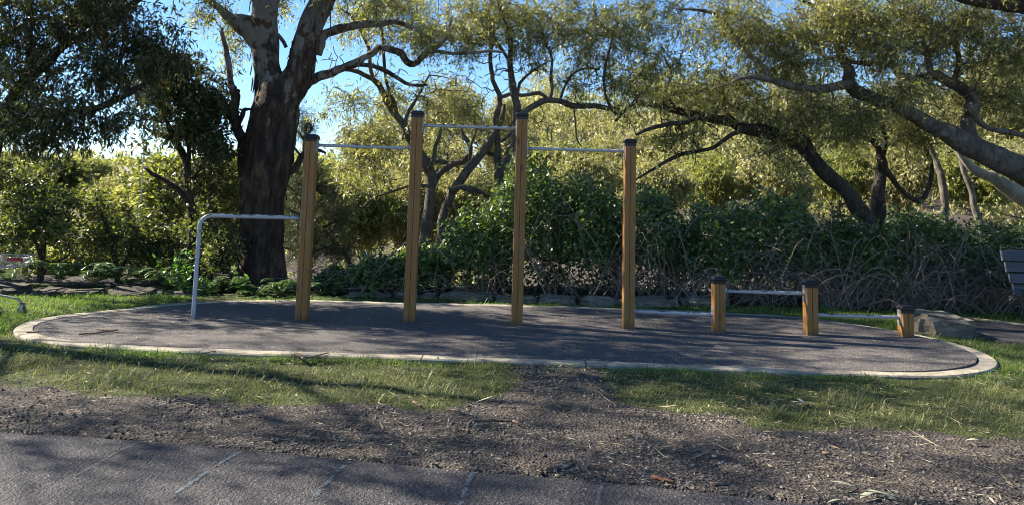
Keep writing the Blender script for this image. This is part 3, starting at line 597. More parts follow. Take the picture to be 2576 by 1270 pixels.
lF = [limb([(1252, 720, 16), (1250, 560, 15), (1252, 480, 14), (1256, 437, 14), (1284, 373, 13), (1297, 320, 12), (1300, 277, 12), (1292, 227, 11), (1284, 160, 9), (1277, 71, 8), (1256, 11, 6), (1240, -60, 5), (1230, -150, 4)], FY, .12, .84),
 limb([(1254, 445, 11), (1252, 391, 10), (1247, 330, 9), (1249, 284, 9), (1256, 242, 8), (1242, 206, 7), (1233, 142, 6), (1240, 90, 5), (1228, 30, 4)], FY+.15, .12, .84), limb([(1300, 292, 10), (1331, 274, 9), (1352, 263, 9), (1373, 256, 9), (1409, 252, 9), (1441, 266, 8.5), (1470, 267, 8), (1498, 265, 7.5), (1533, 272, 7), (1552, 274, 7), (1558, 291, 6), (1548, 306, 4)], FY-.1, .12, .84),
 limb([(1256, 246, 6), (1285, 240, 6), (1310, 242, 6), (1330, 236, 6), (1358, 233, 6), (1380, 252, 5)], FY, .12, .84), limb([(1384, 250, 6), (1388, 226, 5), (1386, 190, 5), (1390, 150, 4), (1376, 120, 4), (1360, 60, 3)], FY, .12, .84), limb([(1410, 250, 5), (1425, 210, 4), (1450, 182, 4), (1480, 172, 3), (1510, 176, 3)], FY, .12, .84),
 limb([(1552, 290, 5), (1530, 260, 4), (1520, 215, 4), (1526, 160, 4), (1540, 100, 3), (1560, 40, 2)], FY, .12, .84), limb([(1300, 250, 5), (1310, 210, 5), (1340, 180, 4), (1375, 158, 3)], FY, .12, .84), limb([(1442, 268, 4), (1447, 310, 3), (1452, 350, 3), (1462, 368, 2)], FY, .12, .84), limb([(1558, 292, 4), (1576, 275, 4), (1600, 250, 3), (1596, 220, 3)], FY, .12, .84), limb([(1284, 160, 5), (1260, 120, 5), (1240, 88, 5), (1215, 70, 4), (1180, 40, 3)], FY, .12, .84), limb([(1290, 330, 5), (1272, 350, 4), (1250, 360, 4)], FY, .12, .84)]
bF = [blob(1300, 90, FY, 260, 120, .8, 60), blob(1190, 40, FY, 110, 70, 1., 52), blob(1300, 30, FY, 120, 70, 1., 70), blob(1230, 110, FY, 80, 60, .8, 28), blob(1330, 110, FY, 70, 60, .7, 28), blob(1440, 50, FY, 120, 90, 1., 66), blob(1530, 110, FY, 120, 90, 1., 66), blob(1620, 60, FY, 120, 90, 1., 74), blob(1640, 190, FY, 110, 70, .9, 46), blob(1560, 220, FY, 70, 35, .6, 24), blob(1450, 210, FY, 50, 30, .5, 14), blob(1330, 330, FY+.5, 60, 60, .4, 14), blob(1400, -150, FY, 300, 100, 1.4, 70)]
tree('gum_tree', 'forked gum behind the third tall post with a long crooked limb', lF, bF, 'gum', 'gum', 'bark_brown', jit=.18, bare=[blob(1250, 180, FY, 120, 140, .6, 60), blob(1420, 200, FY, 130, 90, .6, 46), blob(1560, 200, FY, 90, 120, .6, 30), blob(1330, 330, FY, 90, 70, .5, 20)])
# right side
HY = 12.9
lG = [limb([(2190, 620, 24), (2178, 560, 22), (2165, 534, 21), (2128, 480, 20), (2098, 452, 20), (2069, 425, 19), (2040, 392, 18), (2014, 365, 17), (1970, 350, 17), (1923, 338, 16), (1888, 325, 14), (1854, 315, 13), (1800, 300, 12), (1740, 290, 11), (1690, 278, 9), (1640, 266, 7), (1600, 258, 5)], HY), limb([(2045, 395, 10), (2030, 350, 8), (2000, 330, 7)], HY-.1), limb([(1880, 324, 7), (1840, 340, 6), (1800, 370, 5), (1760, 380, 5), (1700, 392, 5), (1670, 410, 4), (1640, 430, 4), (1600, 452, 2)], HY-.2), limb([(1760, 292, 7), (1720, 310, 6), (1690, 312, 6), (1640, 322, 5), (1600, 340, 4)], HY-.3), limb([(1850, 313, 6), (1820, 260, 5), (1830, 210, 4)], HY+.1), limb([(1700, 278, 5), (1680, 240, 4), (1690, 190, 3), (1670, 140, 2)], HY)]
bG = [blob(1720, 180, HY+.5, 200, 150, .7, 60), blob(1700, 250, HY, 120, 80, .8, 44), blob(1830, 230, HY, 120, 90, .9, 56), blob(1930, 280, HY, 80, 60, .7, 28), blob(1950, 360, HY-.3, 50, 50, .4, 16), blob(1740, 350, HY, 80, 40, .6, 18), blob(1980, 420, HY+.5, 40, 30, .4, 8)]
tree('gum_tree', 'dark furrowed trunk leaning left out of the brambles, sunlit on top', lG, bG, 'gum', 'gum', 'bark_dark', wob=.18, bare=[blob(1750, 340, HY, 150, 80, .6, 50), blob(1960, 340, HY, 90, 90, .6, 26)])
lH = [limb([(2214, 640, 16), (2211, 580, 16), (2210, 534, 17), (2202, 480, 14), (2214, 440, 15), (2216, 405, 13), (2206, 380, 9), (2192, 356, 8), (2170, 345, 6), (2150, 338, 5), (2110, 346, 4), (2070, 348, 3)], HY+.6), limb([(2216, 410, 9), (2224, 418, 7), (2244, 450, 7), (2265, 475, 6), (2290, 498, 6), (2311, 507, 6), (2326, 495, 6), (2340, 455, 6), (2345, 411, 6), (2328, 365, 5), (2308, 325, 5), (2300, 290, 4)], HY+.5), limb([(2215, 400, 8), (2225, 360, 6), (2220, 320, 5), (2235, 280, 4)], HY+.7)]
tree('gum_tree', 'short dark upright trunk right of the leaning furrowed one', lH, [blob(2110, 330, HY+.6, 60, 40, .5, 18), blob(2240, 300, HY+.7, 70, 50, .5, 26)], 'gum', 'gum', 'bark_dark', wob=.2)
IY = 12.4
lI = [limb([(2900, 740, 60), (2760, 560, 52), (2660, 480, 44), (2576, 432, 38), (2520, 405, 35), (2471, 384, 33), (2430, 366, 32), (2400, 350, 31), (2379, 329, 28), (2345, 308, 24), (2311, 288, 22), (2275, 273, 20), (2242, 260, 19), (2188, 242, 18), (2160, 234, 18), (2142, 222, 18), (2130, 204, 18), (2137, 180, 16), (2130, 158, 14), (2119, 137, 13), (2107, 108, 12), (2096, 82, 12), (2078, 37, 11), (2055, 0, 10), (2030, -70, 8), (1990, -160, 6)], IY, .08, .86),
 limb([(2450, 385, 24), (2443, 347, 23), (2438, 310, 21), (2438, 274, 20), (2438, 250, 18), (2434, 237, 17), (2420, 226, 16), (2398, 215, 15), (2372, 202, 15), (2347, 194, 16), (2315, 200, 12), (2288, 197, 13), (2270, 192, 12), (2256, 183, 11), (2245, 168, 9), (2233, 160, 9), (2205, 160, 8), (2174, 158, 7), (2135, 155, 6), (2105, 151, 6), (2070, 148, 4)], IY+.25, .08, .86),
 limb([(2140, 214, 15), (2115, 216, 14), (2090, 224, 13), (2060, 223, 12), (2024, 220, 11), (1991, 216, 10), (1965, 208, 10), (1945, 200, 9), (1928, 186, 9), (1914, 169, 9), (1898, 150, 9), (1882, 132, 8), (1860, 105, 8), (1840, 82, 7), (1822, 58, 7), (1804, 41, 6), (1775, 30, 6), (1740, 24, 4), (1700, 22, 3)], IY-.2, .08, .86), limb([(1945, 200, 8), (1920, 196, 8), (1895, 192, 7), (1870, 197, 5), (1840, 208, 3)], IY-.3, .08),
 limb([(2440, 290, 12), (2458, 262, 10), (2452, 240, 9), (2440, 220, 8)], IY, .08, .86), limb([(2440, 262, 10), (2460, 300, 8), (2490, 320, 7), (2530, 328, 7), (2600, 345, 6)], IY-.3), limb([(2347, 196, 8), (2335, 150, 7), (2318, 100, 6), (2300, 60, 5), (2270, 10, 4)], IY), limb([(2398, 212, 8), (2410, 150, 6), (2400, 90, 5), (2420, 30, 4)], IY+.2), limb([(2100, 90, 7), (2080, 40, 6), (2040, 15, 5), (1990, -10, 4)], IY), limb([(2380, 340, 8), (2356, 338, 10), (2348, 342, 7)], IY-.25)]
bI = [blob(2080, 190, IY+.3, 420, 160, .8, 120), blob(2420, 280, IY+.6, 160, 130, .6, 50), blob(1850, 60, IY, 130, 80, 1., 90), blob(1980, 70, IY, 110, 90, 1., 90), blob(2100, 50, IY, 110, 80, 1., 90), blob(2230, 60, IY, 110, 90, 1., 100), blob(2360, 70, IY, 110, 90, 1., 100), blob(2490, 90, IY, 120, 110, 1., 120), blob(2530, 230, IY+.4, 90, 90, .8, 60), blob(2020, 170, IY, 70, 50, .7, 26), blob(2250, 130, IY-.4, 80, 40, .6, 26), blob(2040, 290, IY, 80, 50, .6, 44), blob(2170, 310, IY, 80, 60, .6, 50), blob(2300, 340, IY+.5, 60, 50, .5, 26), blob(2270, 230, IY-.5, 70, 30, .4, 18), blob(2200, -140, IY, 420, 110, 1.5, 90)]
tree('gum_tree', 'thick grey gum limb entering from the right edge and branching overhead', lI, bI, 'gum', 'gum', 'bark_grey', wob=.16, jit=.16, bare=[blob(2050, 120, IY, 220, 130, .8, 60), blob(2330, 160, IY-.2, 200, 140, .8, 70), blob(2330, 330, IY+.5, 170, 110, .6, 50), blob(2480, 300, IY, 90, 150, .6, 30)])
tree('gum_tree', 'pale barked trunk sloping in at the right edge below the thick limb', [limb([(2800, 640, 26), (2660, 545, 24), (2576, 502, 22), (2540, 476, 20), (2517, 457, 18), (2485, 440, 15), (2453, 425, 13), (2420, 395, 7), (2400, 370, 4)], IY+1.2), limb([(2500, 448, 8), (2515, 415, 6), (2500, 380, 5)], IY+1.2)], [blob(2500, 390, IY+1.4, 80, 40, .5, 20)], 'gum', 'gum', 'bark_pale')
tree('gum_tree', 'dark limb crossing the top right corner', [limb([(2900, 500, 40), (2860, 250, 36), (2780, 110, 32), (2680, 52, 26), (2576, 20, 20), (2500, 8, 16), (2425, -6, 13), (2340, -40, 9)], IY-1.2)], [blob(2480, -40, IY-1.2, 140, 60, .7, 40), blob(2640, 60, IY-1.2, 100, 80, .7, 40)], 'gum', 'gum', 'bark_dark')
PGp = 'thin pale trunks behind the right brambles'
for k, (pts, yy, lb, bl) in enumerate([([(2384, 640, 9), (2380, 548, 9), (2376, 500, 9), (2370, 457, 9), (2360, 420, 8), (2350, 395, 7), (2338, 360, 5), (2330, 300, 4)], 15.2, 'thin pale trunk standing upright nearest the leaning grey limb', (2330, 280)),
  ([(2480, 640, 8), (2453, 525, 8), (2440, 480, 7), (2425, 434, 7), (2415, 395, 6), (2410, 330, 4)], 15.6, 'thin pale trunk leaning left under the grey limb', (2420, 300))]):
    tree('sapling', lb, [limb(pts, yy)], [blob(bl[0], bl[1], yy, 70, 60, .5, 20)] if bl else [], 'gum', 'gum_hill', 'bark_grey', PGp, sides=8)

# casuarina behind the gum
CY = 15.5
lC = [limb([(752, 760, 8), (756, 640, 8), (762, 520, 7), (766, 420, 6), (770, 350, 5), (775, 300, 3)], CY)]+[limb([(764, 640-k*48, 4), (764+s*(40-k*4), 628-k*50, 3), (764+s*(95-k*11), 610-k*52, 2)], CY+.2*s) for k in range(7) for s in (-1, 1)]
tree('casuarina', 'feathery dark she-oak between the massive gum and the first tall post', lC, [blob(770, 330, CY, 28, 50, .3, 12), blob(775, 420, CY, 60, 70, .5, 34), blob(790, 520, CY, 90, 70, .7, 60), blob(800, 610, CY, 90, 70, .7, 55), blob(730, 560, CY+.4, 60, 90, .5, 30)], 'needle', 'needle', 'bark_brown')

# wooded slope behind: four built, the rest copied
HG = 'sunlit trees on the slope behind'
def copy_tree(o):
    c = o.copy(); COL.objects.link(c)
    for ch in o.children:
        k = ch.copy(); COL.objects.link(k); k.parent = c
    return c
def slope_tree(label, u, v, Y, ru, rv, n, leaf, bark='bark_grey', spec='hill'):
    s = 1952./Y; c = at(u, v, Y); bx = c[0]; gz = float(ground_z(bx, Y)); top = c[2]+.5*rv/s; r = .05+.012*(top-gz)
    base = np.array([bx, Y, gz]); L0 = [spline([(bx, Y, gz-.1, r), (bx+.2, Y, gz+.35*(top-gz), r*.8), (bx-.15, Y, gz+.65*(top-gz), r*.55), (bx+.1, Y, top, r*.2)], .3)]
    for k in range(6):
        a = k*2.4; z = gz+(top-gz)*(.3+.1*k); q = np.array([math.cos(a)*ru/s*.7, math.sin(a)*ru/s*.7, .25*rv/s])
        L0.append(spline([(bx, Y, z, r*.45), (bx+q[0]*.5, Y+q[1]*.5, z+q[2]*.7, r*.3), (bx+q[0], Y+q[1], z+q[2], r*.12)], .3))
    nb = [c+unit(rng.normal(size=(1, 3)))*np.array([ru/s, ru/s, rv/s])*rng.uniform(.3, .75) for _ in range(9)]
    bl = [b[0]+unit(rng.normal(size=(n//9, 3)))*rng.uniform(.3, 1, (n//9, 1))**.5*np.array([ru, ru, rv*.8])/s*.42 for b in nb]
    return tree('slope_tree', label, L0, bl, spec, leaf, bark, HG, r_max=.05, sides=7, r_tip=.012, jit=.2, bare=[b[0]+unit(rng.normal(size=(9, 3)))*np.array([ru, ru, rv])/s*.62 for b in nb])
protos = [slope_tree('rounded yellow green tree on the slope, behind the gap between gum and second post', 930, 400, 28, 125, 145, 420, 'gum_hill'),
          slope_tree('tall olive tree on the slope behind the second tall post', 1085, 330, 32, 140, 165, 460, 'gum_hill', 'bark_pale'),
          slope_tree('bright lime tree on the slope just right of the third tall post', 1400, 415, 27, 115, 125, 420, 'gum_lime'),
          slope_tree('grey green tree high on the slope behind the dark leaning trunk', 1850, 320, 31, 160, 190, 520, 'gum_hill', 'bark_pale')]
PP = [(930, 400, 28), (1085, 330, 32), (1400, 415, 27), (1850, 320, 31)]
protos += [slope_tree('low yellow green tree left of the slanting trunk', 1010, 510, 21, 110, 90, 330, 'gum_hill'), slope_tree('low lime tree right of the first tall post', 880, 530, 20, 110, 90, 330, 'gum_lime')]
PP += [(1010, 510, 21), (880, 530, 20)]
cp = [(1, 1235, 330, 35, 'olive tree on the slope right behind the highest bar'), (3, 1560, 430, 30, 'squat grey green tree on the slope behind the fourth tall post'), (0, 1690, 360, 29, 'rounded yellow green tree on the slope just right of the fourth tall post'),
 (3, 2060, 290, 33, 'grey green tree on the slope above the first short post'), (1, 2250, 290, 32, 'tall olive tree on the slope above the second short post'), (3, 2440, 280, 30, 'grey green tree on the slope above the third short post'), (1, 2620, 310, 29, 'olive tree on the slope at the right edge'), (0, 1320, 400, 31, 'rounded yellow green tree on the slope just left of the third tall post'),
 (4, 1180, 490, 21, 'low yellow green tree filling in behind the slanting trunk'), (4, 1660, 470, 20, 'low yellow green tree over the brambles right of the fourth post'), (5, 1790, 450, 21, 'low lime tree under the dark leaning limb'), (4, 1940, 450, 20, 'low yellow green tree left of the leaning trunk base'), (5, 2110, 430, 22, 'low lime tree seen between the two dark trunks'),
 (4, 2280, 430, 21, 'low yellow green tree behind the thin pale trunks'), (5, 2450, 440, 20, 'low olive tree under the thick grey limb'), (4, 2600, 420, 20, 'low yellow green tree at the right edge above the bench'), (5, 1330, 490, 22, 'low lime tree peeping over the tall bramble'), (4, 1480, 450, 22, 'low yellow green tree behind the pale leafed bramble'), (5, 780, 480, 24, 'lime tree behind the feathery she-oak'), (4, 1080, 430, 25, 'yellow green tree behind the twisted gum stems')]
for i, (k, u, v, Y, lb) in enumerate(cp):
    o = copy_tree(protos[k]); o['label'] = lb; off = (at(*PP[k])-np.array(protos[k].location))[2]; c = at(u, v, Y); gz_ = float(ground_z(c[0], c[1]))
    k_ = min(1.3, max(.8, (c[2]-gz_)/off)); o.scale = (k_, k_, k_); o.location = (c[0], c[1], c[2]-off*k_); o.rotation_euler.z = i*1.7
# the rest of the wooded slope reads as one mass
wx = rng.uniform(-3.5, 40, 5200); wy = rng.uniform(22, 60, 5200); k = (np.abs(wx) < wy*.72+2) & (wx > -6+.05*(wy-22)); wx, wy = wx[k], wy[k]; hh_ = 3.4*np.clip(fbm(wx, wy, .22, 13.)+.55, .12, 1.4)
wx2 = rng.uniform(-75, -4, 1900); wy2 = rng.uniform(26, 80, 1900); k = (wx2 > -wy2*.75-2); wx2 = wx2[k]; wy2 = wy2[k]; lf3 = MB(); hm = fbm(wx2, wy2, .16, 23.)
SPEC['valley'] = (.3, .09, 9, 4, .7, .5); crown(lf3, MB(), np.stack([wx2, wy2, ground_z(wx2, wy2)+np.clip(.5+2.2*hm, .1, 3)*rng.random(len(wx2))], 1), 'valley', False); o3 = lf3.build('valley_scrub', M['gum'], None, False); tag(o3, 'dull green scrub filling the valley beyond the left fence', 'scrub', None, 'stuff')
T_ = np.stack([wx, wy, ground_z(wx, wy)+hh_*rng.uniform(.05, 1, len(wx))**.6], 1); lf = MB(); crown(lf, MB(), T_, 'woods', False); o = lf.build('hillside_woods', M['gum_hill'], None, False); rx_ = rng.uniform(-110, 5, 2200); ry_ = rng.uniform(80, 150, 2200); SPEC['ridge'] = (.8, .4, 7, 3, 1.4, .3); lf2 = MB(); crown(lf2, MB(), np.stack([rx_, ry_, ground_z(rx_, ry_)+rng.uniform(0, 2.4, 2200)*np.clip(.6+1.8*fbm(rx_, ry_, .06, 3.), 0, 2.5)], 1), 'ridge', False); o2 = lf2.build('ridge_woods', M['gum'], None, False); tag(o2, 'low scrub covering the far ridge at left', 'woods', None, 'stuff')
tag(o, 'sunlit eucalyptus wood covering the slope behind', 'woods', None, 'stuff')
# left middle distance
LG = 'lit trees beyond the fence at left'
def left_tree(label, u, v, Y, ru, rv, n, leaf, spec):
    s = 1952./Y; c = at(u, v, Y); gz = float(ground_z(c[0], Y)); L0 = [spline([(c[0], Y, gz, .09), (c[0]+.15, Y, (gz+c[2])/2, .07), (c[0], Y, c[2]+.4*rv/s, .02)], .25)]
    return tree('bush_tree', label, L0, [blob(u+rng.uniform(-.5, .5)*ru, v+rng.uniform(-.5, .5)*rv, Y, ru*.55, rv*.5, ru/s*.5, n//6) for _ in range(6)], spec, leaf, 'bark_brown', LG, r_max=.03, sides=6)
left_tree('lime leafed tree behind the small dark tree trunk', 440, 480, 17, 75, 75, 300, 'gum_lime', 'lime')
left_tree('yellow green tree left of the thin grey pole', 300, 540, 20, 90, 80, 340, 'gum', 'lime')
left_tree('bright low bush above the fence beside the leaning shrub stem', 210, 668, 17, 100, 34, 260, 'gum_lime', 'lime')
left_tree('bright low bush above the middle of the fence', 440, 672, 17.5, 90, 34, 260, 'gum_lime', 'lime')
left_tree('olive bush below the far house', 330, 500, 24, 80, 50, 300, 'gum_hill', 'lime')
left_tree('dark olive bush left of the far house', 130, 450, 18, 90, 50, 260, 'broad', 'lime')
left_tree('dark olive bush right of the far house', 400, 455, 19, 60, 50, 240, 'broad', 'lime')
left_tree('pale olive tree behind the trolley', 60, 560, 21, 110, 90, 340, 'gum_hill', 'lime')
left_tree('lime tree just left of the massive gum trunk', 570, 470, 18, 60, 80, 260, 'gum_lime', 'lime')
left_tree('yellow green tree low behind the bent rail', 560, 610, 18, 80, 60, 240, 'gum_hill', 'lime')
left_tree('round topped yellow tree on the far side of the valley', 228, 432, 48, 50, 34, 320, 'gum_lime', 'lime')
left_tree('smaller yellow tree right of the far house', 395, 442, 46, 40, 28, 240, 'gum_lime', 'lime')
left_tree('olive tree left of the round topped yellow tree', 120, 450, 50, 60, 30, 260, 'gum_hill', 'lime')
left_tree('grey hazy tree on the skyline by the far house', 270, 436, 70, 40, 18, 200, 'gum_hill', 'hill')
# dark shrubs left
SG = 'dark leafy shrubs at left'
for k, (lb, pts, bl) in enumerate([
  ('dark shrub with leaning stem just right of the trolley', [[(92, 745, 8), (98, 690, 8), (108, 620, 6), (104, 560, 5), (110, 480, 4)], [(97, 700, 4), (125, 670, 4), (150, 655, 3), (175, 640, 2)], [(100, 640, 4), (70, 560, 3), (50, 500, 2)]], [(110, 520, 90, 90, 110), (60, 600, 70, 60, 70), (150, 600, 70, 60, 60), (60, 480, 80, 60, 60)]),
  ('dark spreading shrub in front of the fence beneath the far house', [[(300, 745, 6), (296, 690, 6), (280, 620, 5), (262, 560, 4), (240, 500, 3)], [(296, 690, 4), (330, 630, 4), (350, 560, 3)]], [(250, 520, 90, 70, 80), (330, 580, 80, 60, 80), (230, 600, 80, 60, 70), (300, 640, 90, 40, 50)]),
  ('brownish dark shrub behind the upright of the bent rail', [[(440, 745, 6), (436, 690, 6), (430, 620, 5), (410, 570, 4)], [(436, 680, 4), (470, 620, 4), (500, 570, 3)]], [(410, 590, 70, 60, 70), (470, 620, 70, 60, 80), (380, 650, 60, 45, 50), (500, 670, 50, 40, 40)]),
  ('dark shrub against the left side of the massive gum', [[(560, 740, 6), (558, 680, 6), (548, 610, 5), (540, 550, 4)]], [(540, 560, 55, 70, 70), (565, 640, 45, 60, 60), (520, 690, 50, 40, 40)]),
  ('dark shrub at the left edge above the trolley', [[(-50, 745, 8), (-40, 600, 7), (-30, 480, 5)]], [(0, 430, 70, 70, 70), (-30, 560, 80, 90, 80), (10, 660, 60, 60, 50)])]):
    Y = 12.7+.25*(k % 3); tree('shrub', lb, [limb(p, Y) for p in pts], [blob(u, v, Y, ru, rv, .5, int(n*.31)) for u, v, ru, rv, n in bl], 'broad', 'broad', 'bark_dark', SG, sides=7, cat='shrub', r_max=.015)

# trees standing to the left, outside the picture, whose crowns dapple the pad and the path
def shade_tree(label, x, y, h, crowns, n):
    L0 = [spline([(x, y, -.1, .22), (x+.2, y+.1, h*.35, .17), (x-.1, y, h*.65, .11), (x+.1, y, h*.95, .03)], .25)]
    for k in range(6):
        a = k*2.2; z = h*(.4+.07*k); L0.append(spline([(x, y, z, .05), (x+math.cos(a)*1., y+math.sin(a), z+.7, .03), (x+math.cos(a)*2.1, y+math.sin(a)*2.1, z+1.1, .02)], .25))
    bl = [np.array([cx, cy, cz])+unit(rng.normal(size=(n, 3)))*rng.uniform(.1, 1, (n, 1))**.5*np.array(r) for cx, cy, cz, r in crowns]
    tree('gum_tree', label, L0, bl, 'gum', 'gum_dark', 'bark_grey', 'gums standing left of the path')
shade_tree('gum beside the path left of the picture', -9.5, 5.2, 9, [(-8.8, 5.4, 4.6, (1.9, 1.5, 1.)), (-9.8, 6.4, 6.3, (2., 1.5, 1.1)), (-9, 4.2, 6.8, (1.8, 1.6, 1.)), (-10.5, 5.2, 8.2, (1.9, 1.6, 1.)), (-7.6, 6.8, 4.6, (1.4, 1.1, .8))], 36)
shade_tree('gum beyond the trolley left of the picture', -11.6, 9.6, 10, [(-10.8, 9.8, 5., (1.9, 1.5, 1.)), (-11.8, 8.6, 6.8, (2., 1.4, 1.)), (-11.5, 10.8, 8., (2., 1.5, 1.1)), (-12.5, 9.4, 9.4, (1.9, 1.6, 1.))], 38)
shade_tree('gum behind the viewer beside the path', -6.2, 1.5, 8, [(-5.6, 2.4, 4.2, (1.6, 1.3, .9)), (-6.6, 1.6, 6., (1.9, 1.5, 1.)), (-6, .4, 7., (1.8, 1.5, 1.)), (-4.6, 3.2, 3.9, (1.2, 1., .6))], 36)

# ------------------------------------------------------------------ bramble thicket
BG = 'brambles behind the pad'
def bramble(label, ua, ub, vt, Y=13.1, ry=1.0, nl=6500, canes=26, leaf='bramble', low=.3, seed=0, dead=20):
    a = at(ua, vt, Y); b = at(ub, vt, Y); cx = (a[0]+b[0])/2; rx = (b[0]-a[0])/2*1.15; h = (a[2]+b[2])/2+.1; base = np.array([cx, Y, -.07])
    root = thing('bramble', label, 'bramble bush', base, BG); lf = MB(); st = MB()
    q = unit(rng.normal(size=(nl*2, 3))); q = q[q[:, 2] > -.25][:int(nl*.75)]; n = len(q)
    rr = rng.uniform(.35, 1., (n, 1))**.4
    bump_ = np.array([.95+.5*noise.noise((p[0]*2.2+seed*3, p[1]*2.2, p[2]*2.2))+.28*noise.noise((p[0]*6, p[1]*6+seed, p[2]*6)) for p in q])[:, None]
    p = q*rr*bump_*np.array([rx, ry, h*.62])+np.array([0, 0, h*.42]); sp_ = rng.random(n) < .06; p[sp_] *= rng.uniform(1., 1.28, (sp_.sum(), 1)); bk = (rng.random(n) < .22); p[bk] = np.stack([rng.uniform(-1, 1, bk.sum())*rx, rng.uniform(.1, 1., bk.sum())*ry, rng.uniform(.02, .6, bk.sum())*h], 1)
    keep = (p[:, 2] > h*low*rng.uniform(.2, 1.1, n)) | (p[:, 1] > .05*ry); p = p[keep]; n = len(p)
    ax = unit(rng.normal(size=(n, 3))*.9+np.array([0, -.35, -.1])); side = rng.normal(size=(n, 3))*.6+np.array([0, 0, 1.])
    side = np.cross(ax, np.cross(side, ax)+rng.normal(size=(n, 3))*.25)
    nrm = unit(np.array([-.35, -.2, .8])+rng.normal(size=(n, 3))*.75); leaves(lf, p+base, ax, .09*rng.uniform(.4, 1.25, n), .062*rng.uniform(.7, 1.2, n), .1, nrm)
    for k in range(canes+dead):
        dd = k >= canes; x0 = cx+rng.uniform(-1, 1)*rx; y0 = Y-ry*rng.uniform(.1, .95); ang = rng.uniform(0, 2*math.pi); ln = rng.uniform(.8, 2.)*(1. if not dd else .8); hh = h*rng.uniform(.25, .85)*(1 if not dd else .6); t = np.linspace(0, 1, 9)[:, None]
        dx = math.cos(ang)*ln; dy = math.sin(ang)*ln*.35-.2
        P_ = np.array([x0, y0, -.06])+t*np.array([dx, dy, 0])+np.sin(np.pi*np.clip(t*rng.uniform(.6, 1.05), 0, 1))*np.array([0, 0, hh])+np.cumsum(rng.normal(size=(9, 3)), 0)*.018
        P_[:, 2] = np.maximum(P_[:, 2], -.05); st.tube(P_, np.linspace(rng.uniform(.006, .0115), .0035, 9), 4, False)
        if rng.random() < .6:
            i = rng.integers(3, 7); e = P_[i]+rng.normal(size=3)*.28; st.tube([P_[i], (P_[i]+e)/2+rng.normal(size=3)*.04, e], [.005, .004, .002], 4, False)
    lf.build('foliage', M[leaf], root, False, base); st.build('canes', M['cane'], root, True, base); return root
bl = [(800, 905, 680, 12.9, .7, 2400, 5, 'low bramble between the first post and a paler clump', .1, 3), (890, 1020, 650, 12.8, .8, 3600, 8, 'low bramble left of the second tall post', .1, 4), (1000, 1130, 628, 12.9, .8, 4200, 8, 'bramble around the base of the twisted trunks', .1, 5), (1110, 1270, 545, 13.0, 1., 6500, 10, 'glossy bramble between the two tallest posts', .1, 5),
 (1230, 1420, 410, 13.3, 1.1, 10500, 6, 'tallest bramble, rising behind the third post', .1, 8), (1380, 1560, 450, 13.0, 1.1, 10000, 12, 'tall bramble with pale new leaves between third and fourth posts', .12, 14), (1540, 1720, 478, 13.2, 1.1, 8600, 26, 'bramble with bare tangled canes right of the fourth tall post', .3, 44), (1690, 1890, 520, 13.0, 1.1, 8000, 24, 'dark bramble behind the first short post', .3, 38),
 (1850, 2050, 500, 13.3, 1.2, 9000, 34, 'dark bramble behind the middle low bar', .38, 60), (2030, 2230, 555, 12.9, 1.1, 8000, 50, 'dark bramble behind the second short post', .55, 100), (2210, 2420, 545, 13.1, 1.1, 8500, 60, 'bramble of arching dead canes above the boulder', .6, 120), (2400, 2640, 578, 12.8, 1.1, 8500, 40, 'dark bramble behind the bench', .5, 90)]
for i, (ua, ub, vt, Y, ry, nl, cn, lb, low, dd) in enumerate(bl): bramble(lb, ua, ub, vt, Y, ry, nl, cn, low=low, seed=i, dead=dd)

# ------------------------------------------------------------------ ferns and weeds
def fern(x, y, z, n, ln, label, group, name='fern'):
    mb = MB(); base = np.array([x, y, z]); bs = []; axs = []; Ls = []; Ws = []; nr = []
    for k in range(n):
        a = rng.uniform(0, 2*math.pi); L_ = ln*rng.uniform(.6, 1.1); t = np.linspace(.12, 1, 22)[:, None]; up_ = rng.uniform(.7, 1.9)
        d = np.array([math.cos(a), math.sin(a), 0]); P_ = base+d*L_*t*.8+np.array([0, 0, 1.])*L_*up_*(t-.75*t*t); mb.tube(P_, .003, 3, False)
        T_ = unit(np.gradient(P_, axis=0)); s = np.cross(T_, [0, 0, 1.]); w_ = (.22*L_*np.sin(np.pi*np.clip(t*.95+.02, 0, 1))**.8)[:, 0]
        for sg in (-1, 1):
            bs.append(P_); axs.append(s*sg+T_*.45+np.array([0, 0, -.2])); Ls.append(w_+.01); Ws.append(np.full(22, .028*L_/.5)); nr.append(np.tile([0, 0, 1.], (22, 1)))
    leaves(mb, np.concatenate(bs), np.concatenate(axs), np.concatenate(Ls), np.concatenate(Ws), .05, np.concatenate(nr)+rng.normal(size=(len(np.concatenate(bs)), 3))*.2)
    o = mb.build(name, M['fern'], None, False, base); o.location = base; return tag(o, label, 'fern', group)
FG = 'ferns in front of the fence'
fl = [(20, 748, 'fern directly behind the trolley'), (140, 752, 'fern left of the widest frond'), (225, 750, 'fern overhanging the flat topped rock at its left end'), (300, 752, 'wide fern overhanging the middle of the low wall'), (365, 750, 'fern above the tan rock'), (420, 752, 'fern left of the bent rail upright'), (532, 752, 'fern just right of the bent rail upright'), (585, 752, 'fern by the grey panel in front of the gum'), (640, 752, 'fern at the foot of the massive gum'), (700, 752, 'fern between gum trunk and first tall post'), (830, 750, 'fern right of the first tall post')]
for i, (u, v, lb) in enumerate(fl):
    Y = 11.9+.15*math.sin(i*2.1); p = at(u, v, Y); fern(p[0], Y, -.08 if u > 480 else .02, 13, .62 if u < 420 else .5, lb, FG)
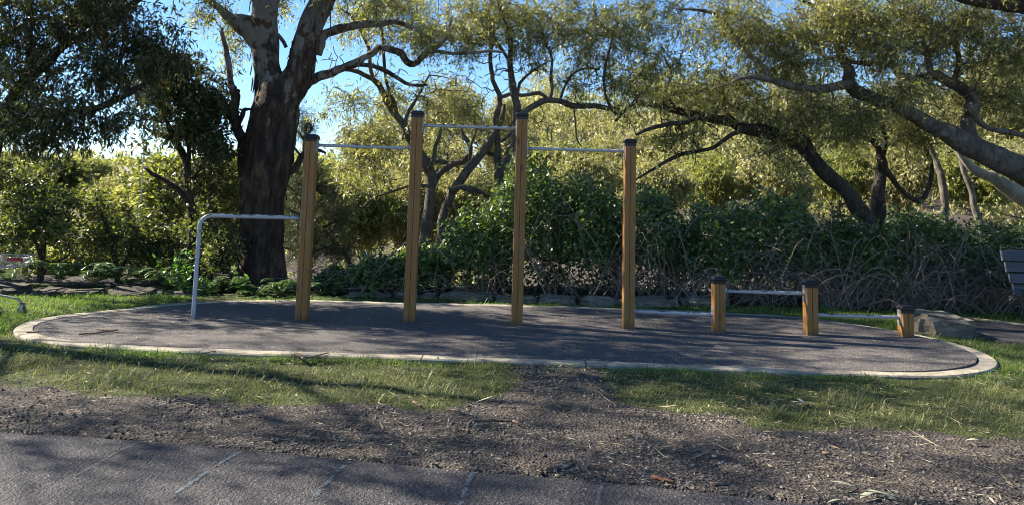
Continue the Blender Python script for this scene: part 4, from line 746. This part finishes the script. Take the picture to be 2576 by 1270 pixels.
def weed(u, Y, h, label, n=4, group='leafy weeds by the fence'):
    p = at(u, 740, Y); base = np.array([p[0], Y, -.07]); root = thing('weed', label, 'weed', base, group); st = MB(); lf = MB()
    for k in range(n):
        e = base+np.array([rng.normal()*.12, rng.normal()*.1, h*rng.uniform(.6, 1.1)]); t = np.linspace(0, 1, 8)[:, None]; P_ = base+(e-base)*t+rng.normal(size=(8, 3))*.012; st.tube(P_, np.linspace(.005, .002, 8), 4, False)
        m_ = int(14*h/.5); tt = rng.uniform(.2, 1, m_); b_ = base+(e-base)*tt[:, None]; ax = rng.normal(size=(m_, 3))+np.array([0, -.1, .1]); leaves(lf, b_, ax, .085*rng.uniform(.6, 1.2, m_), .05*rng.uniform(.7, 1.1, m_), .1, np.tile([0, -.3, 1.], (m_, 1))+rng.normal(size=(m_, 3))*.4)
    st.build('stem', M['fern'], root, True, base); lf.build('foliage', M['clover'], root, False, base)
weed(452, 11.6, .8, 'tall weed climbing left of the bent rail upright', 8); weed(620, 11.8, .45, 'bright upright weed in front of the gum trunk', 4); weed(520, 11.6, .3, 'short weed right of the bent rail foot', 4); weed(470, 11.5, .35, 'low weed behind the bent rail foot', 5); weed(930, 11.7, .25, 'tiny weed behind the pad near the second post', 4)

# ------------------------------------------------------------------ fences, pole, far house
def fence(label, ua, ub, v0, v1, Y0, Y1, hgt, post_us=(), name='paling_fence', wp=.1):
    a = at(ua, v0, Y0); b = at(ub, v1, Y1); root = thing(name, label, 'fence', (a[0], a[1], a[2]-hgt), 'dark fences behind the pad at left'); O = np.array([a[0], a[1], a[2]-hgt]); d = b-a; ln = np.linalg.norm(d[:2]); dx = unit(np.array([d[0], d[1], 0])); ny_ = np.array([-dx[1], dx[0], 0]); AX = [dx, ny_, [0, 0, 1.]]
    pb = MB(); n = max(2, int(ln/wp))
    for k in range(n):
        t = (k+.5)/n; p = a+d*t; pb.box(p-[0, 0, hgt/2-.0+rng.uniform(-.006, .006)], (ln/n-.008, .018, hgt), AX)
    pb.build('paling', M['paling'], root, False, O); rb = MB(); p = a+d*.5; rb.box(p+[0, 0, .012]-ny_*.004, (ln, .05, .022), AX); rb.build('rail', M['paling'], root, False, O); rb = MB(); rb.box(p-[0, 0, hgt*.75]+ny_*.03, (ln, .04, .07), AX); rb.build('rail', M['paling'], root, False, O)
    for t in (0., 1.):
        q = MB(); q.box(a+d*t-[0, 0, hgt/2-.02]+ny_*.06, (.08, .08, hgt+.06), AX); q.build('fence_post', M['paling'], root, False, O)
fence('long low dark fence below the bright bushes at left', -250, 396, 708, 712, 12.6, 12.9, .75)
fence('dark fence section dropping towards the bent rail', 398, 490, 700, 703, 12.6, 12.3, .8)
fence('short upright grey panel left of the massive gum', 538, 580, 694, 690, 12.15, 12.0, .62)
fence('low dark fence running behind the massive gum', 586, 800, 717, 717, 13.9, 13.9, .75)
pm = MB(); a = at(351, 590, 16); b = at(363, 335, 16); a2 = a+(a-b)*.9; pm.tube([a2, a, b, b+(b-a)*.4], .012, 8); o = pm.build('pole', M['galv'], None, True, a2); o.location = a2; tag(o, 'thin grey leaning pole between the dark tree and the far house', 'pole')
def house(u, v, Y, w_, label):
    p = at(u, v, Y); z0 = float(ground_z(p[0], Y))-.5; root = thing('house', label, 'house', (p[0], Y, z0), 'houses on the far ridge'); h = p[2]-z0
    mb = MB(); mb.box((0, 0, h/2), (w_, 6, h)); wl_ = mb.build('wall', M['render'], root, False)
    rf = MB(); rf.add([(-w_/2-.4, -3.4, h), (w_/2+.4, -3.4, h), (w_/2+.4, 3.4, h), (-w_/2-.4, 3.4, h), (-w_/2+1.2, 0, h+1.3), (w_/2-1.2, 0, h+1.3)], [[0, 4, 3], [1, 2, 5]], [[0, 1, 5, 4], [2, 3, 4, 5], [0, 3, 2, 1]]); rf.build('roof', M['rooftile'], root, False)
    for x in (-w_*.3, 0, w_*.3):
        wn_ = MB(); wn_.box((x, -3.02, h-1.1), (1.1, .06, .9)); wn_.build('window', M['cap'], root, False)
house(318, 443, 110, 6, 'far house with hipped grey roof on the ridge at left'); house(343, 447, 112, 5, 'smaller far house partly behind the thin grey pole')

# ------------------------------------------------------------------ shopping trolley (its front end shows at the left edge)
def trolley():
    fc = at(40, 778, 9.35); x1 = fc[0]+.03; y0 = 9.25; z0 = -.065; O = np.array([x1-.5, y0, z0]); root = thing('shopping_trolley', 'wire shopping trolley with red bumpers cut by the left edge', 'trolley', O); W2 = .24
    def zt(v, u=40): d = ray(u, v); return H+d[2]*(y0/d[1])
    zt1, zb1 = zt(644), zt(671); xa, xb = x1-1.05, at(60, 650, 9.3)[0]
    bk = MB(); top = []; bot = []
    for z, sx, sy in ((zt1, 0, 0), (zt1-.012-(zt1-zb1)*.22, .0, .0), (zb1+.03, .02, .015), (zb1, .03, .02)):
        L_ = np.array([(xa, y0-W2+sy, z), (xb-sx, y0-W2+sy, z), (xb-sx, y0+W2-sy, z), (xa, y0+W2-sy, z), (xa, y0-W2+sy, z)])
        for p, q in zip(L_, L_[1:]): bk.tube([p, q], .0065 if z == zt1 else .0035, 6)
    for x in np.arange(xa, xb+.001, .026):
        for s in (-1, 1): bk.tube([(x, y0+s*W2, zt1), (x-.03*(x-xa)/(xb-xa), y0+s*(W2-.02), zb1)], .0025, 4)
        bk.tube([(x-.03*(x-xa)/(xb-xa), y0-W2+.02, zb1), (x-.03*(x-xa)/(xb-xa), y0+W2-.02, zb1)], .0022, 4)
    for y in np.arange(y0-W2, y0+W2+.01, .03): bk.tube([(xb, y, zt1), (xb-.03, y*.97+y0*.03, zb1)], .0025, 4)
    bk.build('basket', M['chrome'], root, True, O)
    for ux, wd in ((40, 26), (60, 8)):
        rb = MB(); cx = at(ux, 650, 9.05)[0]; rb.box((cx, y0-W2-.012, zt1-.014), (wd/213, .018, .042)); rb.build('bumper', M['red'], root, False, O)
    fr = MB()
    for s, xe in ((-1, fc[0]-.04), (1, fc[0]+.02)):
        zc = z0+.16; fr.tube(spline([(xa, y0+s*.2, z0+.26, 1), (xe-.35, y0+s*.19, z0+.235, 1), (xe-.09, y0+s*.18, z0+.2, 1), (xe-.02, y0+s*.18, z0+.165, 1), (xe, y0+s*.18, z0+.115, 1)], .03)[:, :3], .0125, 8)
    fr.tube([(x1-.3, y0-.19, z0+.225), (x1-.3, y0+.19, z0+.225)], .01, 8); fr.tube([(xa, y0-.2, z0+.26), (xa, y0-.2, zt1+.02)], .0125, 8); fr.tube([(xa, y0+.2, z0+.26), (xa, y0+.2, zt1+.02)], .0125, 8); fr.tube([(xa+.6, y0-.2, z0+.24), (xa+.3, y0-.2, zb1)], .01, 8); fr.tube([(xa+.6, y0+.2, z0+.24), (xa+.3, y0+.2, zb1)], .01, 8)
    fr.build('chassis', M['chrome'], root, True, O)
    hd = MB(); hd.tube([(xa-.06, y0-.26, zt1+.08), (xa-.06, y0+.26, zt1+.08)], .016, 10); hd.tube([(xa, y0-.2, zt1), (xa-.06, y0-.2, zt1+.08)], .01, 6); hd.tube([(xa, y0+.2, zt1), (xa-.06, y0+.2, zt1+.08)], .01, 6); hd.build('handle', M['red'], root, True, O)
    for s, xe in ((-1, fc[0]-.04), (1, fc[0]+.02), (-1, xa+.05), (1, xa+.05)):
        y = y0+s*.18; fk = MB(); fk.box((xe, y-.02, z0+.085), (.05, .004, .09)); fk.box((xe, y+.02, z0+.085), (.05, .004, .09)); fk.box((xe, y, z0+.128), (.055, .05, .012)); c = fk.build('caster', M['galv'], root, False, O)
        wh = MB(); wh.tube([(xe, y-.014, z0+.055), (xe, y+.014, z0+.055)], .052, 20); wh.build('wheel', M['tyre'], c, False, O)
        cr = MB(); cr.tube([(xe, y, z0+.134), (xe, y, z0+.15)], .026, 12); cr.build('collar', M['red'], c, False, O)
trolley()

# ------------------------------------------------------------------ bench at the right edge
def bench():
    Yb = 10.95; p0 = at(2518, 630, Yb); x0 = p0[0]; ln = 1.8; zt = p0[2]; O = np.array([x0+.9, Yb-.25, -.07]); root = thing('park_bench', 'park bench of dark grey slats at the right edge', 'bench', O)
    def slat(y, z, x_, h, tilt, nm):
        mb = MB(); c, s = math.cos(tilt), math.sin(tilt); mb.box((x_+ln/2, y, z), (ln, .035, h), [[1, 0, 0], [0, c, -s], [0, s, c]]); o = mb.build(nm, M['slat'], root, False, O)
        bv = o.modifiers.new('edge', 'BEVEL'); bv.width = .005; bv.segments = 2
    hs = .135; dz = .156; tl = R(14)
    for k in range(4): slat(Yb-.035*k, zt-hs/2-dz*k*.97, x0+.027*k, hs, tl, 'backrest')
    zs = at(2562, 733, Yb-.35)[2]
    for k in range(4): slat(Yb-.17-.115*k, zs, x0+.2, .10, R(88), 'seat')
    for xx in (x0+.45, x0+ln-.15):
        mb = MB(); mb.box((xx, Yb-.5, (zs-.026)/2-.035), (.06, .05, zs+.02)); mb.box((xx, Yb-.1, (zs-.026)/2-.035), (.06, .05, zs+.02)); mb.box((xx, Yb-.3, zs-.045), (.05, .46, .04)); mb.build('leg', M['cap'], root, False, O)
        sb = MB(); sb.box((xx, Yb-.02, (zs+zt)/2), (.05, .03, zt-zs), [[1, 0, 0], [0, math.cos(tl), -math.sin(tl)], [0, math.sin(tl), math.cos(tl)]]); sb.build('back_support', M['cap'], root, False, O)
bench()

# ------------------------------------------------------------------ grass
OUT_HALO = inset(outer, -.02)
def scatter(n, xr, yr): return rng.uniform(*xr, n), rng.uniform(*yr, n)
def gz(x, y): return -.026+.022*fbm(x, y, 1.6, 9.)+.008*fbm(x, y, 7., 5.)
def blades(mb, x, y, z, h, w_, lean):
    n = len(x); a = rng.uniform(0, 2*math.pi, n); d = np.stack([np.cos(a), np.sin(a), np.zeros(n)], 1); s = np.stack([-np.sin(a+rng.normal(size=n)*.6), np.cos(a), np.zeros(n)], 1)*w_[:, None]/2; b = np.stack([x, y, z], 1)
    up_ = np.array([0, 0, 1.]); m1 = b+d*(h*lean*.3)[:, None]+up_*(h*.55)[:, None]; tip = b+d*(h*lean)[:, None]+up_*(h*(1-.45*np.clip(lean, 0, 1.6)))[:, None]
    v = np.stack([b-s, b+s, m1+s*.8, m1-s*.8, tip], 1).reshape(-1, 3); i = np.arange(n)[:, None]*5; mb.add(v, i+[3, 2, 4], i+[0, 1, 2, 3])
def keepout(x, y): return ~(inside(OUT_HALO, x, y) | inside(PATHPOLY, x, y) | inside(SIDE, x, y))
# dull shaded turf
x, y = scatter(150000, (-7.5, 7.5), (4.2, 9.5)); k = (np.abs(x) < y*.72+.6) & keepout(x, y); x, y = x[k], y[k]
tu = turf(x, y); cl = fbm(x, y, 2.4, 17.); k = rng.random(len(x)) < np.clip(tu*(.6+1.7*cl)+.015, 0, 1); x, y, tu = x[k], y[k], tu[k]; n = len(x)
cl = fbm(x, y, 2.4, 17.); gr = MB(); blades(gr, x, y, gz(x, y)-.005, (.036+.026*np.clip(cl+.3, 0, 1))*rng.gamma(5, .2, n)*(.6+.5*tu), rng.uniform(.003, .0055, n), rng.uniform(.3, 1.9, n)); go_ = gr.build('grass', M['grass'], None, False); tag(go_, 'shaded rough turf between kerb and bare soil', 'grass', None, 'stuff')
# lush edge grass round the kerb and behind the pad
lu = MB(); xs, ys = [], []
nrm = unit(np.roll(outer, -1, 0)-np.roll(outer, 1, 0)); nout = np.stack([nrm[:, 1], -nrm[:, 0]], 1)
i = rng.integers(0, len(outer), 26000); d = .012+np.abs(rng.normal(size=26000))*.11; q = outer[i]+nout[i]*d[:, None]+rng.normal(size=(26000, 2))*.05; x, y = q[:, 0], q[:, 1]
bxc = on(1400, 925, -.026); k = keepout(x, y) & ~((np.abs(x-bxc[0]) < .40) & (y < 8)) & (rng.random(len(x)) < .35+.9*fbm(x, y, 1.1, 31.)); xs.append(x[k]); ys.append(y[k])
x, y = scatter(30000, (-8.2, -4.3), (8.0, 11.4)); k = keepout(x, y); xs.append(x[k]); ys.append(y[k])                # left lawn
x, y = scatter(26000, (4.6, 9.), (7.2, 12.2)); k = keepout(x, y) & (rng.random(len(x)) < .7); xs.append(x[k]); ys.append(y[k])  # right
x, y = scatter(30000, (-1.5, 6.5), (9.8, 11.9)); k = keepout(x, y) & (rng.random(len(x)) < np.clip(.25+.16*x, .2, .9)); xs.append(x[k]); ys.append(y[k])  # strip behind
x = np.concatenate(xs); y = np.concatenate(ys); n = len(x); blades(lu, x, y, gz(x, y)-.008, rng.gamma(5, .012, n)*(.75+.5*np.clip(fbm(x, y, 1.5, 4.), -.5, 1)), rng.uniform(.0035, .007, n), rng.uniform(.2, 1.3, n))
o = lu.build('grass', M['lush'], None, False); tag(o, 'bright fresh grass round the kerb and behind the pad', 'grass', None, 'stuff')
# clover
cv = MB(); x, y = scatter(9000, (-6, 8), (6.4, 11.6)); e = np.min(np.abs(fbm(x, y, .8, 55.))[None], 0); k = keepout(x, y) & (fbm(x, y, 1.2, 55.) > .12)
dk = np.array([np.min(((outer-[a, b])**2).sum(1)) for a, b in zip(x, y)])**.5; k &= dk < .55; x, y = x[k], y[k]; n = len(x); z = gz(x, y)+rng.uniform(.01, .05, n)
for r_ in range(3):
    a = rng.uniform(0, 6.28, n); leaves(cv, np.stack([x, y, z], 1), np.stack([np.cos(a+r_*2.1), np.sin(a+r_*2.1), np.full(n, .15)], 1), .022, .024, .1, np.tile([0, 0, 1.], (n, 1))+rng.normal(size=(n, 3))*.3)
o = cv.build('clover', M['clover'], None, False); tag(o, 'clover patches growing along the kerb', 'clover', None, 'stuff')
# dry straw, litter, gravel on the bare strip
def bare_pts(n, pr=.25):
    x, y = scatter(n, (-6.2, 6.2), (3.8, 8.4)); k = (np.abs(x) < y*.72+.5) & keepout(x, y); x, y = x[k], y[k]; t = turf(x, y); k = rng.random(len(x)) < (1-t)*1.+pr*t; return x[k], y[k]
st = MB(); x, y = bare_pts(26000, .9); cl = fbm(x, y, 1.8, 71.); k = rng.random(len(x)) < np.clip(.3+1.5*cl, .04, 1); x, y = x[k], y[k]; n = len(x); a = rng.uniform(0, 6.28, n); leaves(st, np.stack([x, y, gz(x, y)+rng.uniform(.003, .018, n)], 1), np.stack([np.cos(a), np.sin(a), rng.normal(size=n)*.18], 1), rng.gamma(3, .022, n), rng.uniform(.0018, .004, n), .1, np.tile([0, 0, 1.], (n, 1)))
o = st.build('straw', M['straw'], None, False); tag(o, 'dry grass stems strewn over the bare soil strip', 'straw', None, 'stuff')
li = MB(); x, y = bare_pts(8000, .35); cl = fbm(x, y, 1.1, 91.); k = rng.random(len(x)) < np.clip(.22+1.2*cl, .05, 1); x, y = x[k], y[k]; n = len(x); a = rng.uniform(0, 6.28, n); leaves(li, np.stack([x, y, gz(x, y)+.012+rng.uniform(0, .02, n)], 1), np.stack([np.cos(a), np.sin(a), rng.normal(size=n)*.12], 1), rng.uniform(.02, .085, n), rng.uniform(.005, .015, n), .2, np.tile([0, 0, 1.], (n, 1))+rng.normal(size=(n, 3))*.35)
# a few flecks on the pad and the asphalt too
x, y = scatter(190, (-5, 5), (7.3, 11)); k = inside(inset(outer, .05), x, y); x, y = x[k], y[k]; n = len(x); a = rng.uniform(0, 6.28, n); leaves(li, np.stack([x, y, padz(x)+.008], 1), np.stack([np.cos(a), np.sin(a), np.zeros(n)], 1), rng.uniform(.02, .10, n), rng.uniform(.006, .016, n), .25, np.tile([0, 0, 1.], (n, 1))+rng.normal(size=(n, 3))*.2)
i = rng.integers(0, len(outer), 420); q = inset(outer, .2)[i]+rng.normal(size=(420, 2))*.03*np.abs(rng.normal(size=(420, 1))); q = q[fbm(q[:, 0], q[:, 1], .9, 7.) > -.05]; n = len(q); a = rng.uniform(0, 6.28, n); leaves(li, np.column_stack([q, padz(q[:, 0])+.007]), np.stack([np.cos(a), np.sin(a), np.zeros(n)], 1), rng.uniform(.01, .06, n), rng.uniform(.004, .012, n), .25, np.tile([0, 0, 1.], (n, 1))+rng.normal(size=(n, 3))*.2)
o = li.build('leaf_litter', M['litter'], None, False); tag(o, 'fallen gum leaves and bark bits on the soil strip', 'leaf litter', None, 'stuff')
pe_ = MB(); x, y = bare_pts(42000, .08); cl = fbm(x, y, 1.3, 111.); k = rng.random(len(x)) < np.clip(.5+1.1*cl, .1, 1); x, y = x[k], y[k]; n = len(x); r_ = np.minimum(rng.gamma(3.2, .0026, n), .013)[:, None]
oc = np.array([[1, 0, 0], [0, 1, 0], [-1, 0, 0], [0, -1, 0], [0, 0, .7], [0, 0, -.7]], float); base = np.stack([x, y, gz(x, y)], 1)+np.array([0, 0, .3])*r_
v = (base[:, None]+(oc[None]*rng.uniform(.6, 1.35, (n, 6, 1))+rng.normal(size=(n, 6, 3))*.18)*r_[:, None]).reshape(-1, 3); i = np.arange(n)[:, None]*6
pe_.add(v, np.concatenate([i+t for t in ([0, 1, 4], [1, 2, 4], [2, 3, 4], [3, 0, 4], [1, 0, 5], [2, 1, 5], [3, 2, 5], [0, 3, 5])])); o = pe_.build('gravel', M['pebble'], None, False); tag(o, 'loose dark gravel on the bare soil strip', 'gravel', None, 'stuff')

# ------------------------------------------------------------------ sticks, single leaves, chalk
def stick(label, px, r, z, mat='twig', fork=None, group='sticks lying on the ground'):
    P_ = [on(u, v, z) for u, v in px]; mb = MB(); S = spline([(*p, 1) for p in P_], .04)[:, :3]; S = S+rng.normal(size=S.shape)*.0025; n = len(S); mb.tube(S, np.linspace(r, r*.6, n), 8, True, .2, 1., 18.)
    if fork: Q_ = [on(u, v, z+.01) for u, v in fork]; S2 = spline([(*p, 1) for p in Q_], .04)[:, :3]; mb.tube(S2, np.linspace(r*.7, r*.4, len(S2)), 6)
    o = mb.build('stick', M[mat], None, True, S[0]); o.location = S[0]; tag(o, label, 'stick', group)
zs = -.014
stick('bent grey stick with a hooked end on the soil strip', [(1176, 1090), (1177, 1072), (1184, 1061), (1202, 1057), (1250, 1055), (1290, 1057), (1312, 1060)], .011, zs, fork=[(1290, 1057), (1312, 1066)])
stick('longest stick lying on the left end of the pad', [(198, 839), (230, 836), (262, 834), (296, 829)], .010, .012)
stick('short stick just above the longest one on the pad', [(242, 827.5), (268, 829), (294, 830)], .008, .012)
stick('small dark stick by the inner kerb at the left end', [(66, 834), (100, 834.5)], .009, .01)
stick('stubby stick on the turf leaning at the front kerb', [(742, 888), (754, 894), (764, 902)], .015, .02); stick('thin stick slanting from turf over the front kerb', [(768, 901), (795, 895), (828, 886)], .008, .012)
stick('brown stick on the soil above the fourth chalk line', [(1372, 1180), (1405, 1172), (1438, 1155)], .011, zs); stick('reddish stick lying close to the asphalt edge', [(1640, 1197), (1665, 1204), (1692, 1212)], .012, zs, 'redtwig'); stick('flat dark bark strip right of the reddish stick', [(1788, 1216), (1832, 1214)], .011, zs)
stick('short dark stick on the sunlit soil at right', [(2070, 1138), (2092, 1140)], .011, zs); stick('pale forked twig on the turf right of the bare patch', [(1950, 937), (1985, 950), (2010, 955)], .008, .01, fork=[(1960, 957), (2012, 951)]); stick('short twig by the foot of the second tall post', [(1052, 822), (1078, 817.5)], .009, .01); stick('thin dark twig on the right half of the pad', [(1960, 883), (2010, 884)], .006, .022); stick('brown twig on soil below the turf at centre left', [(1680, 1112), (1740, 1136)], .006, zs); stick('broken twig upright in the gravel at left', [(1040//1.0, 1010), (1060, 1022)], .010, zs); stick('thin stick lying over the kerb joint at left', [(497, 890), (520, 885), (542, 880)], .006, .012); stick('straight pale twig behind the post on the pad', [(1066, 813), (1110, 811.5)], .007, .01)
def big_leaf(label, a, b, wd, curl=.15, z=-.008):
    A = on(*a, z); B_ = on(*b, z); d = B_-A; L_ = np.linalg.norm(d); s = unit(np.cross(d, [0, 0, 1.])); t = np.linspace(0, 1, 12)[:, None]; c = A+d*t+s*np.sin(np.pi*t)*L_*curl+np.array([0, 0, 1.])*np.sin(np.pi*t)*.012; w_ = wd*np.sin(np.pi*np.clip(t*.93+.03, 0, 1))**.8
    v = np.concatenate([c-s*w_/2+[0, 0, .004], c, c+s*w_/2+[0, 0, .006]]); k = np.arange(11); mb = MB(); mb.add(v, None, np.concatenate([np.stack([k, k+1, k+13, k+12], 1), np.stack([k+12, k+13, k+25, k+24], 1)])); o = mb.build('fallen_leaf', M['litter_big'], None, True, A); o.location = A; o.modifiers.new('body', 'SOLIDIFY').thickness = .0012; tag(o, label, 'leaf', 'large pale gum leaves on the soil')
big_leaf('upper left of the pale leaves near the bottom right', (2092, 1211), (2152, 1226), .030); big_leaf('longest pale curved leaf at the bottom right', (2183, 1233), (2262, 1252), .028, .2); big_leaf('pale leaf crossing beneath the longest one', (2190, 1240), (2255, 1258), .026, -.1); big_leaf('short pale leaf below the longest one', (2164, 1254), (2196, 1242), .036, .05); big_leaf('pale leaf touching the bottom edge of the picture', (2082, 1265), (2120, 1260), .022, .1)
big_leaf('pale leaf lying on the turf at right', (2008, 1003), (2028, 1017), .03, .1, .01); big_leaf('narrow leaf where turf meets soil at right', (2430, 1108), (2470, 1110), .035, .1, -.004); big_leaf('pale leaf on the turf left of the bare patch', (1195, 1012), (1252, 993), .02, .1, .0); big_leaf('white curled leaf on soil at far left', (248, 1005), (285, 1003), .02, .1, .0)
def chalk(label, a, b, mat, wd, dens):
    A = on(*a, ZP+.004); B_ = on(*b, ZP+.004); d = B_-A; L_ = np.linalg.norm(d[:2]); n = int(L_*dens); t = rng.random(n); s = unit(np.cross(d, [0, 0, 1.])); k = fbm(t*L_, t*0, 14., a[0]*.1) > -.3; t = t[k]; n = len(t)
    c = A+d*t[:, None]+s*(rng.normal(size=n)*wd*.38+.008*np.sin(t*5))[:, None]; q = rng.uniform(.0012, .0030, (n, 1)); an = rng.uniform(0, 6.28, n); e1 = np.stack([np.cos(an), np.sin(an), np.zeros(n)], 1); e2 = np.stack([-np.sin(an), np.cos(an), np.zeros(n)], 1)
    v = np.stack([c-e1*q*1.2, c-e2*q, c+e1*q, c+e2*q*.8], 1); v[:, :, 2] = ZP+.004; mb = MB(); mb.add(v.reshape(-1, 3), None, np.arange(n*4).reshape(-1, 4)); o = mb.build('chalk_line', M[mat], None, False, A); o.location = A; tag(o, label, 'chalk line', 'chalk lines across the asphalt')
chalk('faintest chalk line, the leftmost across the asphalt', (345, 1112), (185, 1195), 'chalk_w', .016, 1500); chalk('pale blue chalk line starting near the second bend of the path edge', (606, 1134), (440, 1237), 'chalk', .013, 2600); chalk('bright blue chalk line, third from the left', (880, 1160), (778, 1256), 'chalk', .013, 3000); chalk('pale blue chalk line below the bent stick', (1196, 1186), (1148, 1275), 'chalk', .014, 2800); chalk('dotted chalk line, the rightmost across the asphalt', (1520, 1214), (1497, 1275), 'chalk_w', .014, 2200)
